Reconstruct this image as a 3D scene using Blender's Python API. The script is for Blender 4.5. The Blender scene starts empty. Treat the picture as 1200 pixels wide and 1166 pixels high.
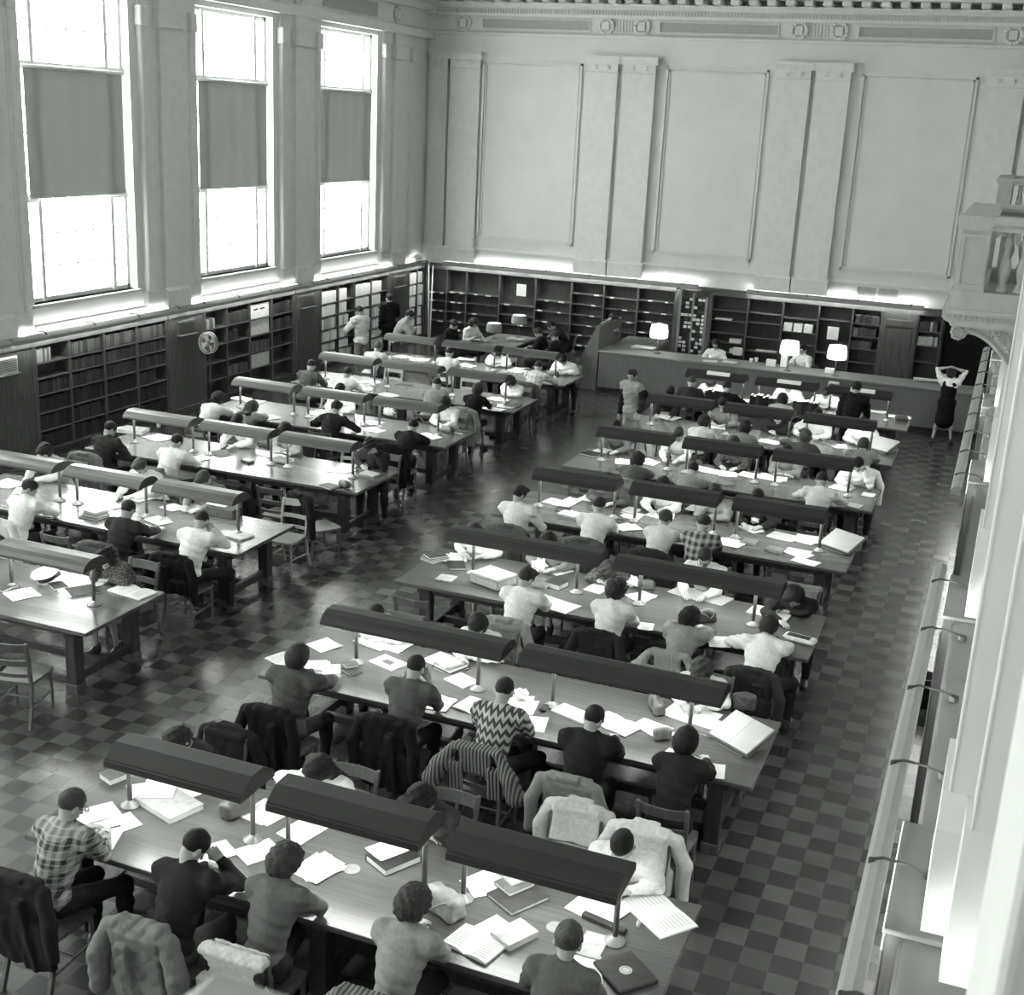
import bpy, math, random
import numpy as np
from mathutils import Vector, Matrix
S = bpy.context.scene
COL = S.collection
rnd = random.Random(7)
V3 = lambda *a: np.array(a, float)
# ------------------------------------------------------------------ camera
F_PX, YAW, PITCH, ROLL, EYE = 1476.05, -0.3636, 0.292, 0.0502, 5.7257
_cy, _sy, _cp, _sp = math.cos(YAW), math.sin(YAW), math.cos(PITCH), math.sin(PITCH)
_f = V3(_sy*_cp, _cy*_cp, -_sp); _r0 = V3(_cy, -_sy, 0); _u0 = np.cross(_r0, _f)
_cr, _sr = math.cos(ROLL), math.sin(ROLL)
CR, CU, CF = _cr*_r0+_sr*_u0, -_sr*_r0+_cr*_u0, _f
CC = V3(0, 0, EYE)
cam = bpy.data.cameras.new('camera'); camo = bpy.data.objects.new('camera', cam); COL.objects.link(camo)
M = Matrix.Identity(4)
for i in range(3):
    M[i][0] = CR[i]; M[i][1] = CU[i]; M[i][2] = -CF[i]; M[i][3] = CC[i]
camo.matrix_world = M
cam.sensor_fit = 'HORIZONTAL'; cam.sensor_width = 36; cam.lens = F_PX/1200*36
cam.clip_start = .05; cam.clip_end = 200
S.camera = camo
cam.dof.use_dof = True; cam.dof.focus_distance = 11; cam.dof.aperture_fstop = 8

def at(px, py, val, ax=2):
    """point of the room seen at a photo pixel, on the plane where coordinate ax = val"""
    d = (px-600)/F_PX*CR - (py-583)/F_PX*CU + CF
    return CC + (val-CC[ax])/d[ax]*d
def to_px(p):
    q = np.asarray(p, float)-CC
    z = q@CF
    return 600+F_PX*(q@CR)/z, 583-F_PX*(q@CU)/z

# ------------------------------------------------------------------ materials
MATS = {}
def tint(v): return (v*.988, v, v*.982, 1)
def mat(name, v, rough=.6, spec=.5, noise=0, scale=8, stretch=(1, 1, 1), bump=0, bscale=60, coat=0, emit=0, sheen=0):
    if name in MATS: return MATS[name]
    m = bpy.data.materials.new(name); m.use_nodes = True
    nt = m.node_tree; b = nt.nodes['Principled BSDF']
    b.inputs['Base Color'].default_value = tint(v); b.inputs['Roughness'].default_value = rough
    b.inputs['Specular IOR Level'].default_value = spec
    if coat: b.inputs['Coat Weight'].default_value = coat; b.inputs['Coat Roughness'].default_value = .12
    if sheen: b.inputs['Sheen Weight'].default_value = sheen
    if emit:
        b.inputs['Emission Color'].default_value = (1, 1, 1, 1); b.inputs['Emission Strength'].default_value = emit
    if noise or bump:
        tc = nt.nodes.new('ShaderNodeTexCoord'); mp = nt.nodes.new('ShaderNodeMapping')
        mp.inputs['Scale'].default_value = stretch
        nt.links.new(tc.outputs['Object'], mp.inputs['Vector'])
    if noise:
        n = nt.nodes.new('ShaderNodeTexNoise'); n.inputs['Scale'].default_value = scale; n.inputs['Detail'].default_value = 5
        nt.links.new(mp.outputs[0], n.inputs['Vector'])
        r = nt.nodes.new('ShaderNodeMapRange'); r.inputs[1].default_value = .3; r.inputs[2].default_value = .7
        nt.links.new(n.outputs[0], r.inputs[0])
        mx = nt.nodes.new('ShaderNodeMix'); mx.data_type = 'RGBA'
        mx.inputs['A'].default_value = tint(v*(1-noise)); mx.inputs['B'].default_value = tint(min(v*(1+noise), .95))
        nt.links.new(r.outputs[0], mx.inputs['Factor']); nt.links.new(mx.outputs['Result'], b.inputs['Base Color'])
    if bump:
        n2 = nt.nodes.new('ShaderNodeTexNoise'); n2.inputs['Scale'].default_value = bscale; n2.inputs['Detail'].default_value = 3
        nt.links.new(mp.outputs[0], n2.inputs['Vector'])
        bp = nt.nodes.new('ShaderNodeBump'); bp.inputs['Strength'].default_value = bump; bp.inputs['Distance'].default_value = .01
        nt.links.new(n2.outputs[0], bp.inputs['Height']); nt.links.new(bp.outputs[0], b.inputs['Normal'])
    MATS[name] = m
    return m

PLASTER = mat('plaster', .64, .75, .25, noise=.04, scale=1.5, bump=.04, bscale=90)
TRIMM = mat('plaster_trim', .64, .7, .25, noise=.05, scale=6)
STONE = mat('balcony_stone', .38, .7, .3, noise=.07, scale=9, bump=.05)
WOODV = mat('oak_vertical', .08, .5, .3, noise=.3, scale=5, stretch=(7, 7, .6))
WOODH = mat('oak_horizontal_y', .10, .6, .2, noise=.3, scale=5, stretch=(7, .6, 7))
WOODX = mat('oak_horizontal_x', .10, .5, .3, noise=.3, scale=5, stretch=(.6, 7, 7))
WOODDARK = mat('oak_dark', .03, .5, .4, noise=.3, scale=5, stretch=(.8, 6, 6))
BACKW = mat('shelf_back', .06, .6, .3, noise=.25, scale=5, stretch=(7, 7, .6))
FRAME = mat('window_frame_paint', .72, .5, .4)
HOODM = mat('hood_grey_paint', .26, .6, .3, noise=.05, scale=20)
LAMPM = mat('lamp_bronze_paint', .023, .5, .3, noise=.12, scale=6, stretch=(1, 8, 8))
LAMPL = mat('lamp_bronze_window_lit', .052, .38, .5, noise=.12, scale=6, stretch=(1, 8, 8))  # paler copy of the bronze: window light on the left-column lamps put into colour
LAMPIN = mat('lamp_white_inside', .75, .6, .3)
BRASS = mat('post_bronze', .10, .3, .5)
BASEM = mat('lamp_base_metal', .22, .25, .6)
METAL = mat('arm_metal', .06, .65, .2)
LEDGE = mat('ledge_grey', .17, .75, .2, noise=.08, scale=3)
PAPER = mat('paper', .80, .8, .15)
PAPER2 = mat('paper_soft', .66, .8, .15, noise=.06, scale=30)
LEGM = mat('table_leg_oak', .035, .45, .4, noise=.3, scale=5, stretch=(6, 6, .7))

def emission(name, s):
    m = bpy.data.materials.new(name); m.use_nodes = True; nt = m.node_tree; nt.nodes.clear()
    e = nt.nodes.new('ShaderNodeEmission'); e.inputs[0].default_value = (.98, 1, .97, 1); e.inputs[1].default_value = s
    o = nt.nodes.new('ShaderNodeOutputMaterial'); nt.links.new(e.outputs[0], o.inputs[0]); MATS[name] = m
    return m
TUBE = emission('fluorescent_tube', 24)
TUBEL = emission('shelf_tube', 46); TUBEW = emission('window_wall_tube', 36); TUBER = emission('side_wall_tube', 58)

def floor_mat():
    m = bpy.data.materials.new('asphalt_tile_floor'); m.use_nodes = True; nt = m.node_tree; b = nt.nodes['Principled BSDF']
    N = nt.nodes.new; L = nt.links.new
    tc = N('ShaderNodeTexCoord'); mp = N('ShaderNodeMapping'); mp.vector_type = 'POINT'
    t = .2182
    mp.inputs['Scale'].default_value = (1/t, 1/t, 0); mp.inputs['Location'].default_value = (.642/t, -9.817/t, .5)
    L(tc.outputs['Object'], mp.inputs['Vector'])
    ck = N('ShaderNodeTexChecker'); ck.inputs['Scale'].default_value = 1
    ck.inputs['Color1'].default_value = tint(.078); ck.inputs['Color2'].default_value = tint(.036)
    L(mp.outputs[0], ck.inputs['Vector'])
    # tone of each tile differs a little
    fl = N('ShaderNodeVectorMath'); fl.operation = 'FLOOR'; L(mp.outputs[0], fl.inputs[0])
    wn = N('ShaderNodeTexWhiteNoise'); L(fl.outputs[0], wn.inputs['Vector'])
    mr = N('ShaderNodeMapRange'); mr.inputs[3].default_value = .8; mr.inputs[4].default_value = 1.2; L(wn.outputs['Value'], mr.inputs[0])
    n1 = N('ShaderNodeTexNoise'); n1.inputs['Scale'].default_value = 2.2; n1.inputs['Detail'].default_value = 6; L(tc.outputs['Object'], n1.inputs['Vector'])
    mr1 = N('ShaderNodeMapRange'); mr1.inputs[1].default_value = .3; mr1.inputs[2].default_value = .7; mr1.inputs[3].default_value = .85; mr1.inputs[4].default_value = 1.15; L(n1.outputs[0], mr1.inputs[0])
    mu = N('ShaderNodeMath'); mu.operation = 'MULTIPLY'; L(mr.outputs[0], mu.inputs[0]); L(mr1.outputs[0], mu.inputs[1])
    vm = N('ShaderNodeVectorMath'); vm.operation = 'SCALE'; L(ck.outputs['Color'], vm.inputs[0]); L(mu.outputs[0], vm.inputs['Scale'])
    L(vm.outputs[0], b.inputs['Base Color'])
    n2 = N('ShaderNodeTexNoise'); n2.inputs['Scale'].default_value = 1.1; n2.inputs['Detail'].default_value = 4; L(tc.outputs['Object'], n2.inputs['Vector'])
    mr2 = N('ShaderNodeMapRange'); mr2.inputs[1].default_value = .3; mr2.inputs[2].default_value = .7; mr2.inputs[3].default_value = .24; mr2.inputs[4].default_value = .32; L(n2.outputs[0], mr2.inputs[0])
    b.inputs['Roughness'].default_value = .27; b.inputs['Specular IOR Level'].default_value = .5
    n3 = N('ShaderNodeTexNoise'); n3.inputs['Scale'].default_value = 9; L(tc.outputs['Object'], n3.inputs['Vector'])
    bp = N('ShaderNodeBump'); bp.inputs['Strength'].default_value = .03; bp.inputs['Distance'].default_value = .01; MATS['floor'] = m
    return m

def table_mat():
    """varnished oak boards running along the table"""
    m = bpy.data.materials.new('varnished_table_oak'); m.use_nodes = True; nt = m.node_tree; b = nt.nodes['Principled BSDF']
    N = nt.nodes.new; L = nt.links.new
    tc = N('ShaderNodeTexCoord')
    mp = N('ShaderNodeMapping'); mp.inputs['Scale'].default_value = (.9, 26, 10); L(tc.outputs['Object'], mp.inputs['Vector'])
    n = N('ShaderNodeTexNoise'); n.inputs['Scale'].default_value = 1.6; n.inputs['Detail'].default_value = 8; n.inputs['Roughness'].default_value = .65; L(mp.outputs[0], n.inputs['Vector'])
    mpb = N('ShaderNodeMapping'); mpb.inputs['Scale'].default_value = (0, 6.5, 0); L(tc.outputs['Object'], mpb.inputs['Vector'])
    fl = N('ShaderNodeVectorMath'); fl.operation = 'FLOOR'; L(mpb.outputs[0], fl.inputs[0])
    wn = N('ShaderNodeTexWhiteNoise'); L(fl.outputs[0], wn.inputs['Vector'])
    mr = N('ShaderNodeMapRange'); mr.inputs[1].default_value = .3; mr.inputs[2].default_value = .7; mr.inputs[3].default_value = .72; mr.inputs[4].default_value = 1.18; L(n.outputs[0], mr.inputs[0])
    m2 = N('ShaderNodeMapRange'); m2.inputs[3].default_value = .8; m2.inputs[4].default_value = 1.2; L(wn.outputs['Value'], m2.inputs[0])
    mu = N('ShaderNodeMath'); mu.operation = 'MULTIPLY'; L(mr.outputs[0], mu.inputs[0]); L(m2.outputs[0], mu.inputs[1])
    vm = N('ShaderNodeVectorMath'); vm.operation = 'SCALE'; vm.inputs[0].default_value = tint(.098)[:3]; L(mu.outputs[0], vm.inputs['Scale'])
    L(vm.outputs[0], b.inputs['Base Color'])
    b.inputs['Roughness'].default_value = .23; b.inputs['Specular IOR Level'].default_value = .6
    bp = N('ShaderNodeBump'); bp.inputs['Strength'].default_value = .05; bp.inputs['Distance'].default_value = .004; L(n.outputs[0], bp.inputs['Height']); L(bp.outputs[0], b.inputs['Normal'])
    MATS['table'] = m
    return m
FLOORM = floor_mat(); TABLEM = table_mat()

def glass_mat():
    m = bpy.data.materials.new('window_glass'); m.use_nodes = True; nt = m.node_tree; nt.nodes.clear()
    N = nt.nodes.new; L = nt.links.new
    t = N('ShaderNodeBsdfTransparent'); t.inputs[0].default_value = (.96, .97, .96, 1)
    g = N('ShaderNodeBsdfGlossy'); g.inputs['Roughness'].default_value = .02
    mx = N('ShaderNodeMixShader'); mx.inputs[0].default_value = .05; L(t.outputs[0], mx.inputs[1]); L(g.outputs[0], mx.inputs[2])
    o = N('ShaderNodeOutputMaterial'); L(mx.outputs[0], o.inputs[0])
    return m
GLASS = glass_mat()
def translucent(name, v, t):
    m = bpy.data.materials.new(name); m.use_nodes = True; nt = m.node_tree; nt.nodes.clear()
    N = nt.nodes.new; L = nt.links.new
    d = N('ShaderNodeBsdfDiffuse'); d.inputs[0].default_value = tint(v)
    tr = N('ShaderNodeBsdfTranslucent'); tr.inputs[0].default_value = tint(t)
    tc = N('ShaderNodeTexCoord'); n = N('ShaderNodeTexNoise'); n.inputs['Scale'].default_value = 160; L(tc.outputs['Object'], n.inputs['Vector'])
    bp = N('ShaderNodeBump'); bp.inputs['Strength'].default_value = .08; L(n.outputs[0], bp.inputs['Height']); L(bp.outputs[0], d.inputs['Normal'])
    a = N('ShaderNodeAddShader'); L(d.outputs[0], a.inputs[0]); L(tr.outputs[0], a.inputs[1])
    o = N('ShaderNodeOutputMaterial'); L(a.outputs[0], o.inputs[0])
    return m
BLINDM = translucent('blind_cloth', .24, .007)
SHADEM = translucent('lamp_shade_cloth', .55, .35)

# ------------------------------------------------------------------ mesh helpers
def link(name, verts, faces, m=None, parent=None, smooth=False, loc=None, rot=None):
    me = bpy.data.meshes.new(name)
    me.from_pydata([tuple(map(float, v)) for v in verts], [], [tuple(map(int, f)) for f in faces])
    if smooth: me.polygons.foreach_set('use_smooth', [True]*len(me.polygons))
    if m: me.materials.append(m)
    o = bpy.data.objects.new(name, me); COL.objects.link(o)
    if parent is not None: o.parent = parent
    if loc is not None: o.location = loc
    if rot is not None: o.rotation_euler = rot
    return o
class MB:
    def __init__(s): s.v = []; s.f = []
    def add(s, vs, fs):
        n = len(s.v); s.v += [tuple(v) for v in vs]; s.f += [tuple(i+n for i in f) for f in fs]; return s
    def box(s, x0, x1, y0, y1, z0, z1):
        return s.add([(x0,y0,z0),(x1,y0,z0),(x1,y1,z0),(x0,y1,z0),(x0,y0,z1),(x1,y0,z1),(x1,y1,z1),(x0,y1,z1)],
                     [(0,3,2,1),(4,5,6,7),(0,1,5,4),(1,2,6,5),(2,3,7,6),(3,0,4,7)])
    def cbox(s, x0, x1, y0, y1, z0, z1, b=.004):
        b = min(b, (x1-x0)*.45, (y1-y0)*.45, (z1-z0)*.45)
        V = []; idx = {}
        for ix, x in ((0,x0),(1,x1)):
            for iy, y in ((0,y0),(1,y1)):
                for iz, z in ((0,z0),(1,z1)):
                    dx, dy, dz = (b if ix == 0 else -b), (b if iy == 0 else -b), (b if iz == 0 else -b)
                    for k, p in enumerate(((x,y+dy,z+dz),(x+dx,y,z+dz),(x+dx,y+dy,z))):
                        idx[ix,iy,iz,k] = len(V); V.append(p)
        c = np.array([(x0+x1)/2,(y0+y1)/2,(z0+z1)/2]); F = []
        def face(l):
            p = [np.array(V[i]) for i in l]
            nn = np.cross(p[1]-p[0], p[2]-p[0]); m = sum(p)/len(p)
            F.append(tuple(l) if nn@(m-c) > 0 else tuple(l[::-1]))
        for i in (0,1):
            face([idx[i,0,0,0],idx[i,1,0,0],idx[i,1,1,0],idx[i,0,1,0]])
            face([idx[0,i,0,1],idx[1,i,0,1],idx[1,i,1,1],idx[0,i,1,1]])
            face([idx[0,0,i,2],idx[1,0,i,2],idx[1,1,i,2],idx[0,1,i,2]])
        for a in (0,1):
            for b_ in (0,1):
                face([idx[0,a,b_,1],idx[1,a,b_,1],idx[1,a,b_,2],idx[0,a,b_,2]])
                face([idx[a,0,b_,0],idx[a,1,b_,0],idx[a,1,b_,2],idx[a,0,b_,2]])
                face([idx[a,b_,0,0],idx[a,b_,1,0],idx[a,b_,1,1],idx[a,b_,0,1]])
                for c_ in (0,1): face([idx[a,b_,c_,0],idx[a,b_,c_,1],idx[a,b_,c_,2]])
        return s.add(V, F)
    def tube(s, pts, r, n=8, cap=True):
        pts = [np.array(p, float) for p in pts]; k = len(pts)
        rs = [r]*k if np.isscalar(r) else list(r)
        up = None; base = len(s.v); V = []; F = []
        for i, p in enumerate(pts):
            t = pts[min(i+1,k-1)]-pts[max(i-1,0)]; t = t/(np.linalg.norm(t)+1e-9)
            if up is None:
                up = np.cross(t, (0,0,1) if abs(t[2]) < .9 else (1,0,0)); up /= np.linalg.norm(up)
            up = up-t*(up@t); up /= np.linalg.norm(up)+1e-9; w = np.cross(t, up)
            for j in range(n):
                a = 2*math.pi*j/n; V.append(p+rs[i]*(math.cos(a)*up+math.sin(a)*w))
        for i in range(k-1):
            for j in range(n):
                F.append((i*n+j, i*n+(j+1)%n, (i+1)*n+(j+1)%n, (i+1)*n+j))
        if cap: F.append(tuple(range(n))[::-1]); F.append(tuple((k-1)*n+j for j in range(n)))
        return s.add(V, F)
    def lathe(s, prof, c=(0,0,0), n=16):
        V = []; F = []; k = len(prof)
        for r, z in prof:
            for j in range(n):
                a = 2*math.pi*j/n; V.append((c[0]+r*math.cos(a), c[1]+r*math.sin(a), c[2]+z))
        for i in range(k-1):
            for j in range(n): F.append((i*n+j, i*n+(j+1)%n, (i+1)*n+(j+1)%n, (i+1)*n+j))
        F.append(tuple(range(n))[::-1]); F.append(tuple((k-1)*n+j for j in range(n)))
        return s.add(V, F)
    def prism(s, poly, d0, d1, ax=1):
        """closed polygon in the two other axes, extruded along ax"""
        n = len(poly); V = []
        for d in (d0, d1):
            for a, b in poly:
                V.append((d,a,b) if ax == 0 else (a,d,b) if ax == 1 else (a,b,d))
        F = [tuple(range(n)), tuple(range(n,2*n))[::-1]]+[(i,i+n,(i+1)%n+n,(i+1)%n) for i in range(n)]
        A = sum(poly[i][0]*poly[(i+1)%n][1]-poly[(i+1)%n][0]*poly[i][1] for i in range(n))
        flip = (A > 0) == (ax != 1)
        if flip: F = [f[::-1] for f in F]
        return s.add(V, F)
    def xf(s, M):
        s.v = [tuple((M @ Vector(v))) for v in s.v]; return s
    def build(s, name, m, parent=None, smooth=False, loc=None, rot=None):
        return link(name, s.v, s.f, m, parent, smooth, loc, rot)
def empty(name, loc=(0,0,0), rz=0):
    o = bpy.data.objects.new(name, None); COL.objects.link(o); o.location = loc; o.rotation_euler = (0,0,rz); o.empty_display_size = .1
    return o
THINGS = []
def tag(o, label, cat, group=None, kind=None):
    o['label'] = label; o['category'] = cat
    if group: o['group'] = group
    if kind: o['kind'] = kind
    THINGS.append(o)
    return o
def struct(name, mb, m, smooth=False):
    o = mb.build(name, m, smooth=smooth); o['kind'] = 'structure'; return o
def dup(root, loc, rz=0):
    r = root.copy(); COL.objects.link(r); r.location = loc; r.rotation_euler = (0,0,rz)
    for ch in list(root.children):
        c = ch.copy(); COL.objects.link(c); c.parent = r
        for g in list(ch.children):
            d = g.copy(); COL.objects.link(d); d.parent = c
    return r
TRIM_N = [0]
def trim(mb, m=None, smooth=False):
    TRIM_N[0] += 1
    return struct('trim_%d' % TRIM_N[0], mb, m or TRIMM, smooth)
# ================================================================== THE ROOM
XW, YB, CEIL, YN = -14.42, 30.42, 9.0, -8.0
HB = 2.03                                   # top of the oak bookcases
BAYS = [17.3+4.53*k for k in range(-5, 3)]  # window bays along the left wall
struct('floor', MB().box(-15.2, 2.2, YN-.3, 31.2, -.2, 0), FLOORM)
struct('ceiling', MB().box(-15.2, 2.2, YN-.3, 31.2, CEIL, CEIL+.2), PLASTER)
w = MB(); w.box(-15.1, -14.62, YN, 31.1, 0, HB-.03)
w.box(-15.1, XW, YN, 31.1, HB-.03, 2.5); w.box(-15.1, XW, YN, 31.1, 7.42, CEIL)
e = [YN]+[v for c in BAYS for v in (c-1.3, c+1.3)]+[31.1]
for i in range(0, len(e), 2): w.box(-15.1, XW, e[i], e[i+1], 2.5, 7.42)
struct('wall_left', w, PLASTER)
struct('wall_back', MB().box(-14.62, -5.75, 30.62, 31.1, 0, HB-.03).box(-5.75, 2.0, 30.62, 31.1, 0, HB-.03).box(XW, 2.0, YB, 31.1, HB-.03, CEIL), PLASTER)
struct('wall_front', MB().box(-15.1, 2.0, YN-.3, YN, 0, CEIL), PLASTER)
struct('wall_right', MB().box(.3, .8, YN, 30.42, 0, HB-.03).box(.34, .8, YN, 30.42, HB-.03, CEIL), PLASTER)

# windows of the left wall: steel frames, glass, roller blinds
for i, c in enumerate(BAYS):
    y0, y1 = c-1.3, c+1.3
    fr = MB(); x0, x1 = -14.66, -14.59
    fr.box(x0, x1, y0, y0+.06, 2.5, 7.42).box(x0, x1, y1-.06, y1, 2.5, 7.42).box(x0, x1, y0, y1, 2.5, 2.57).box(x0, x1, y0, y1, 7.35, 7.42)
    for ym in (y0+.42, y1-.42): fr.box(x0, x1+.03, ym-.04, ym+.04, 2.5, 7.42)
    fr.box(x0, x1+.04, y0, y1, 6.1, 6.22); fr.box(x0, x1+.02, y0, y0+.42, 4.08, 4.2); fr.box(x0, x1+.02, y1-.42, y1, 4.08, 4.2)
    for z in (3.05, 3.58, 4.65, 5.15, 5.65, 6.75): fr.box(-14.635, -14.615, y0, y1, z-.012, z+.012)
    for ym in (c-.44, c, c+.44): fr.box(-14.635, -14.615, ym-.01, ym+.01, 2.5, 7.42)
    wn = fr.build('window_%d' % (i+1), FRAME); wn['kind'] = 'structure'
    g = MB().box(-14.629, -14.621, y0+.03, y1-.03, 2.53, 7.39).build('glass_pane', GLASS, wn)
    sl = MB().cbox(-14.62, XW+.05, y0-.06, y1+.06, 2.44, 2.5, .01).build('window_sill', TRIMM, wn)
    if 8 < c < 28:
        bl = empty('window_blind', (-14.5, c, 4.16))
        n = 24; V = []; Fc = []
        for k in range(n+1):
            yy = -1.17+2.34*k/n
            for z in (0, 1.96): V.append((.006*math.sin(k*1.3+z), yy, z))
        Fc = [(2*k, 2*k+1, 2*k+3, 2*k+2) for k in range(n)]
        link('cloth', V, Fc, BLINDM, bl, True)
        MB().tube([(0,-1.2,1.98),(0,1.2,1.98)], .028, 8).build('roller', FRAME, bl, True)
        MB().box(-.008, .008, -1.17, 1.17, -.02, .005).build('hem_bar', FRAME, bl)
        which = {0: 'nearest the camera', 1: 'in the middle window of the three', 2: 'in the window beside the back corner'}
        k = round((c-17.3)/4.53)
        tag(bl, 'grey cloth roller blind pulled half down '+which[k] if k >= 0 else 'grey cloth roller blind in a window out of view', 'window blind', 'roller blinds on the left wall')

# left wall: pilasters, plinth moulds, frieze
for k in range(-5, 4):
    yc = 15.035+4.53*k
    p = MB()
    if k == 3: y0s, y1s = yc-.77, 30.42
    p.box(XW, XW+.06, yc-.77, min(yc+.77, 30.42), HB, 7.6)
    p.box(XW, XW+.11, yc-.80, min(yc+.80, 30.42), HB, 2.42)
    p.box(XW, XW+.14, yc-.30, yc+.30, HB, 7.6); p.prism([(XW, HB), (XW+.2, HB), (XW+.2, 2.40), (XW+.14, 2.46), (XW, 2.46)], yc-.35, yc+.35, 1)
    for s in (-1, 1):                         # rounded jamb strips and their capitals
        yy = yc+s*.72
        if yy < 30.3:
            p.tube([(XW+.05, yy, 2.44), (XW+.05, yy, 6.95)], .055, 10)
            p.cbox(XW, XW+.15, yy-.1, yy+.1, 6.93, 7.26, .02)
    p.cbox(XW, XW+.2, yc-.36, yc+.36, 6.93, 7.26, .02)
    trim(p)
    fr = MB()                                 # sunk panel outline on the pier
    for a, b, z0, z1 in ((yc+.36, yc+.375, 2.75, 6.8), (yc+.60, yc+.615, 2.75, 6.8), (yc+.36, yc+.615, 2.735, 2.75), (yc+.36, yc+.615, 6.8, 6.815)):
        if b < 30.3: fr.box(XW+.05, XW+.072, a, b, z0, z1)
    if fr.v: trim(fr)
base = MB(); base.prism([(XW, HB), (XW+.06, HB), (XW+.06, 2.12), (XW+.03, 2.16), (XW, 2.16)], YN, 30.42, 1); trim(base)
corn = MB()
corn.prism([(XW, 7.52), (XW+.16, 7.52), (XW+.16, 7.7), (XW+.1, 7.75), (XW, 7.75)], YN, 30.42, 1)
corn.prism([(XW, 8.18), (XW+.12, 8.18), (XW+.2, 8.32), (XW+.42, 8.42), (XW+.46, 8.6), (XW, 8.7)], YN, 30.42, 1); trim(corn)
FRZ = mat('frieze_grey', .36, .7, .25, noise=.1, scale=20)
for c in BAYS:
    trim(MB().box(XW, XW+.02, c-1.25, c+1.25, 7.82, 8.12), FRZ)
def medallion(cx, cy, cz, ax):
    m = MB()
    for k in range(14):
        a = 2*math.pi*k/14; r = .17
        u, z = r*math.cos(a), r*math.sin(a)
        q = (cx+u, cy, cz+z) if ax == 'x' else (cx, cy+u, cz+z)
        d = .045
        m.cbox(q[0]-d, q[0]+d, q[1]-d, q[1]+d, q[2]-d, q[2]+d, .02)
    if ax == 'x':
        m.cbox(cx-.09, cx+.09, cy-.05, cy+.03, cz-.1, cz+.1, .012); m.box(cx-.006, cx+.006, cy-.055, cy, cz-.1, cz+.1)
    else:
        m.cbox(cx-.03, cx+.05, cy-.09, cy+.09, cz-.1, cz+.1, .012)
    trim(m)
for k in range(0, 4):
    yc = 15.035+4.53*k
    if yc < 29: medallion(XW+.03, yc, 7.95, 'y')

# back wall: paired pilasters, panels, frieze, dentils, modillions
PIL = [(-14.3, -13.82), (-13.74, -12.94), (-10.15, -9.38), (-9.26, -8.45), (-5.58, -4.83), (-4.72, -3.95), (-1.08, -.3), (-.2, .34)]
for a, b in PIL:
    p = MB()
    p.box(a, b, YB-.13, YB, HB, 6.95)
    p.box(a-.04, b+.04, YB-.18, YB, HB, 2.42); p.prism([(YB-.18, 2.42), (YB-.13, 2.47), (YB, 2.47), (YB, 2.42)], a-.04, b+.04, 0)
    p.cbox(a-.01, b+.01, YB-.16, YB, 6.86, 6.9, .01)
    p.prism([(YB-.14, 7.08), (YB-.22, 7.2), (YB-.22, 7.26), (YB, 7.26), (YB, 7.08)], a-.05, b+.05, 0)
    p.box(a, b, YB-.14, YB, 6.9, 7.1)
    for t in (.3, .7):
        cx = a+(b-a)*t; p.lathe([(.0, 0), (.05, .0), (.055, .02), (.03, .04), (0, .045)], (0, 0, 0), 10)
        nv = 50; p.v[-nv:] = [(cx+x, YB-.14-z, 7.0+y) for x, y, z in p.v[-nv:]]
    trim(p)
for a, b in ((-12.9, -10.3), (-8.22, -5.8), (-3.71, -1.26)):
    p = MB(); z0, z1 = 2.74, 7.06
    for d, t in ((0, .05), (.075, .03)):
        q = t
        p.box(a+d, a+d+q, YB-.05+d*.3, YB, z0+d, z1-d).box(b-d-q, b-d, YB-.05+d*.3, YB, z0+d, z1-d).box(a+d, b-d, YB-.05+d*.3, YB, z0+d, z0+d+q).box(a+d, b-d, YB-.05+d*.3, YB, z1-d-q, z1-d)
    trim(p)
trim(MB().prism([(YB, 2.42), (YB-.06, 2.42), (YB-.06, 2.45), (YB-.02, 2.5), (YB, 2.5)], XW, .4, 0))
trim(MB().prism([(YB, 7.66), (YB-.1, 7.66), (YB-.1, 7.71), (YB-.04, 7.76), (YB, 7.76)], XW, .4, 0))
for a, b in ((-12.95, -10.2), (-8.45, -5.7), (-3.9, -1.1)):
    p = MB(); z0, z1 = 7.80, 8.06
    p.box(a, b, YB-.012, YB, z0+.03, z1-.03)
    trim(p, FRZ)
    p = MB(); p.box(a-.03, a, YB-.04, YB, z0, z1).box(b, b+.03, YB-.04, YB, z0, z1).box(a, b, YB-.04, YB, z0, z0+.025).box(a, b, YB-.04, YB, z1-.025, z1)
    trim(p)
for x in (-13.47, -9.78, -8.89, -5.22, -4.33, -.69):
    medallion(x, YB-.03, 7.93, 'x')
for x0 in (-9.34, -4.78):
    p = MB()
    for k in range(6): p.cbox(x0-.2+.075*k, x0-.2+.075*k+.04, YB-.03, YB, 7.8, 8.06, .01)
    trim(p)
p = MB(); p.prism([(YB, 8.1), (YB-.08, 8.1), (YB-.12, 8.16), (YB-.12, 8.28), (YB, 8.28)], XW, .4, 0); trim(p)
p = MB()
for k in range(190): p.box(-14.2+.077*k, -14.2+.077*k+.045, YB-.17, YB-.1, 8.17, 8.245)
trim(p)
p = MB(); p.prism([(YB, 8.28), (YB-.2, 8.28), (YB-.28, 8.36), (YB-.28, 8.40), (YB, 8.40)], XW, .4, 0)
p.prism([(YB, 8.52), (YB-.62, 8.52), (YB-.62, 8.6), (YB-.72, 8.7), (YB, 8.75)], XW, .4, 0)
trim(p)
p = MB()
for k in range(36): p.cbox(-14.1+.41*k, -14.1+.41*k+.2, YB-.58, YB, 8.40, 8.52, .02)
trim(p)

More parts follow.
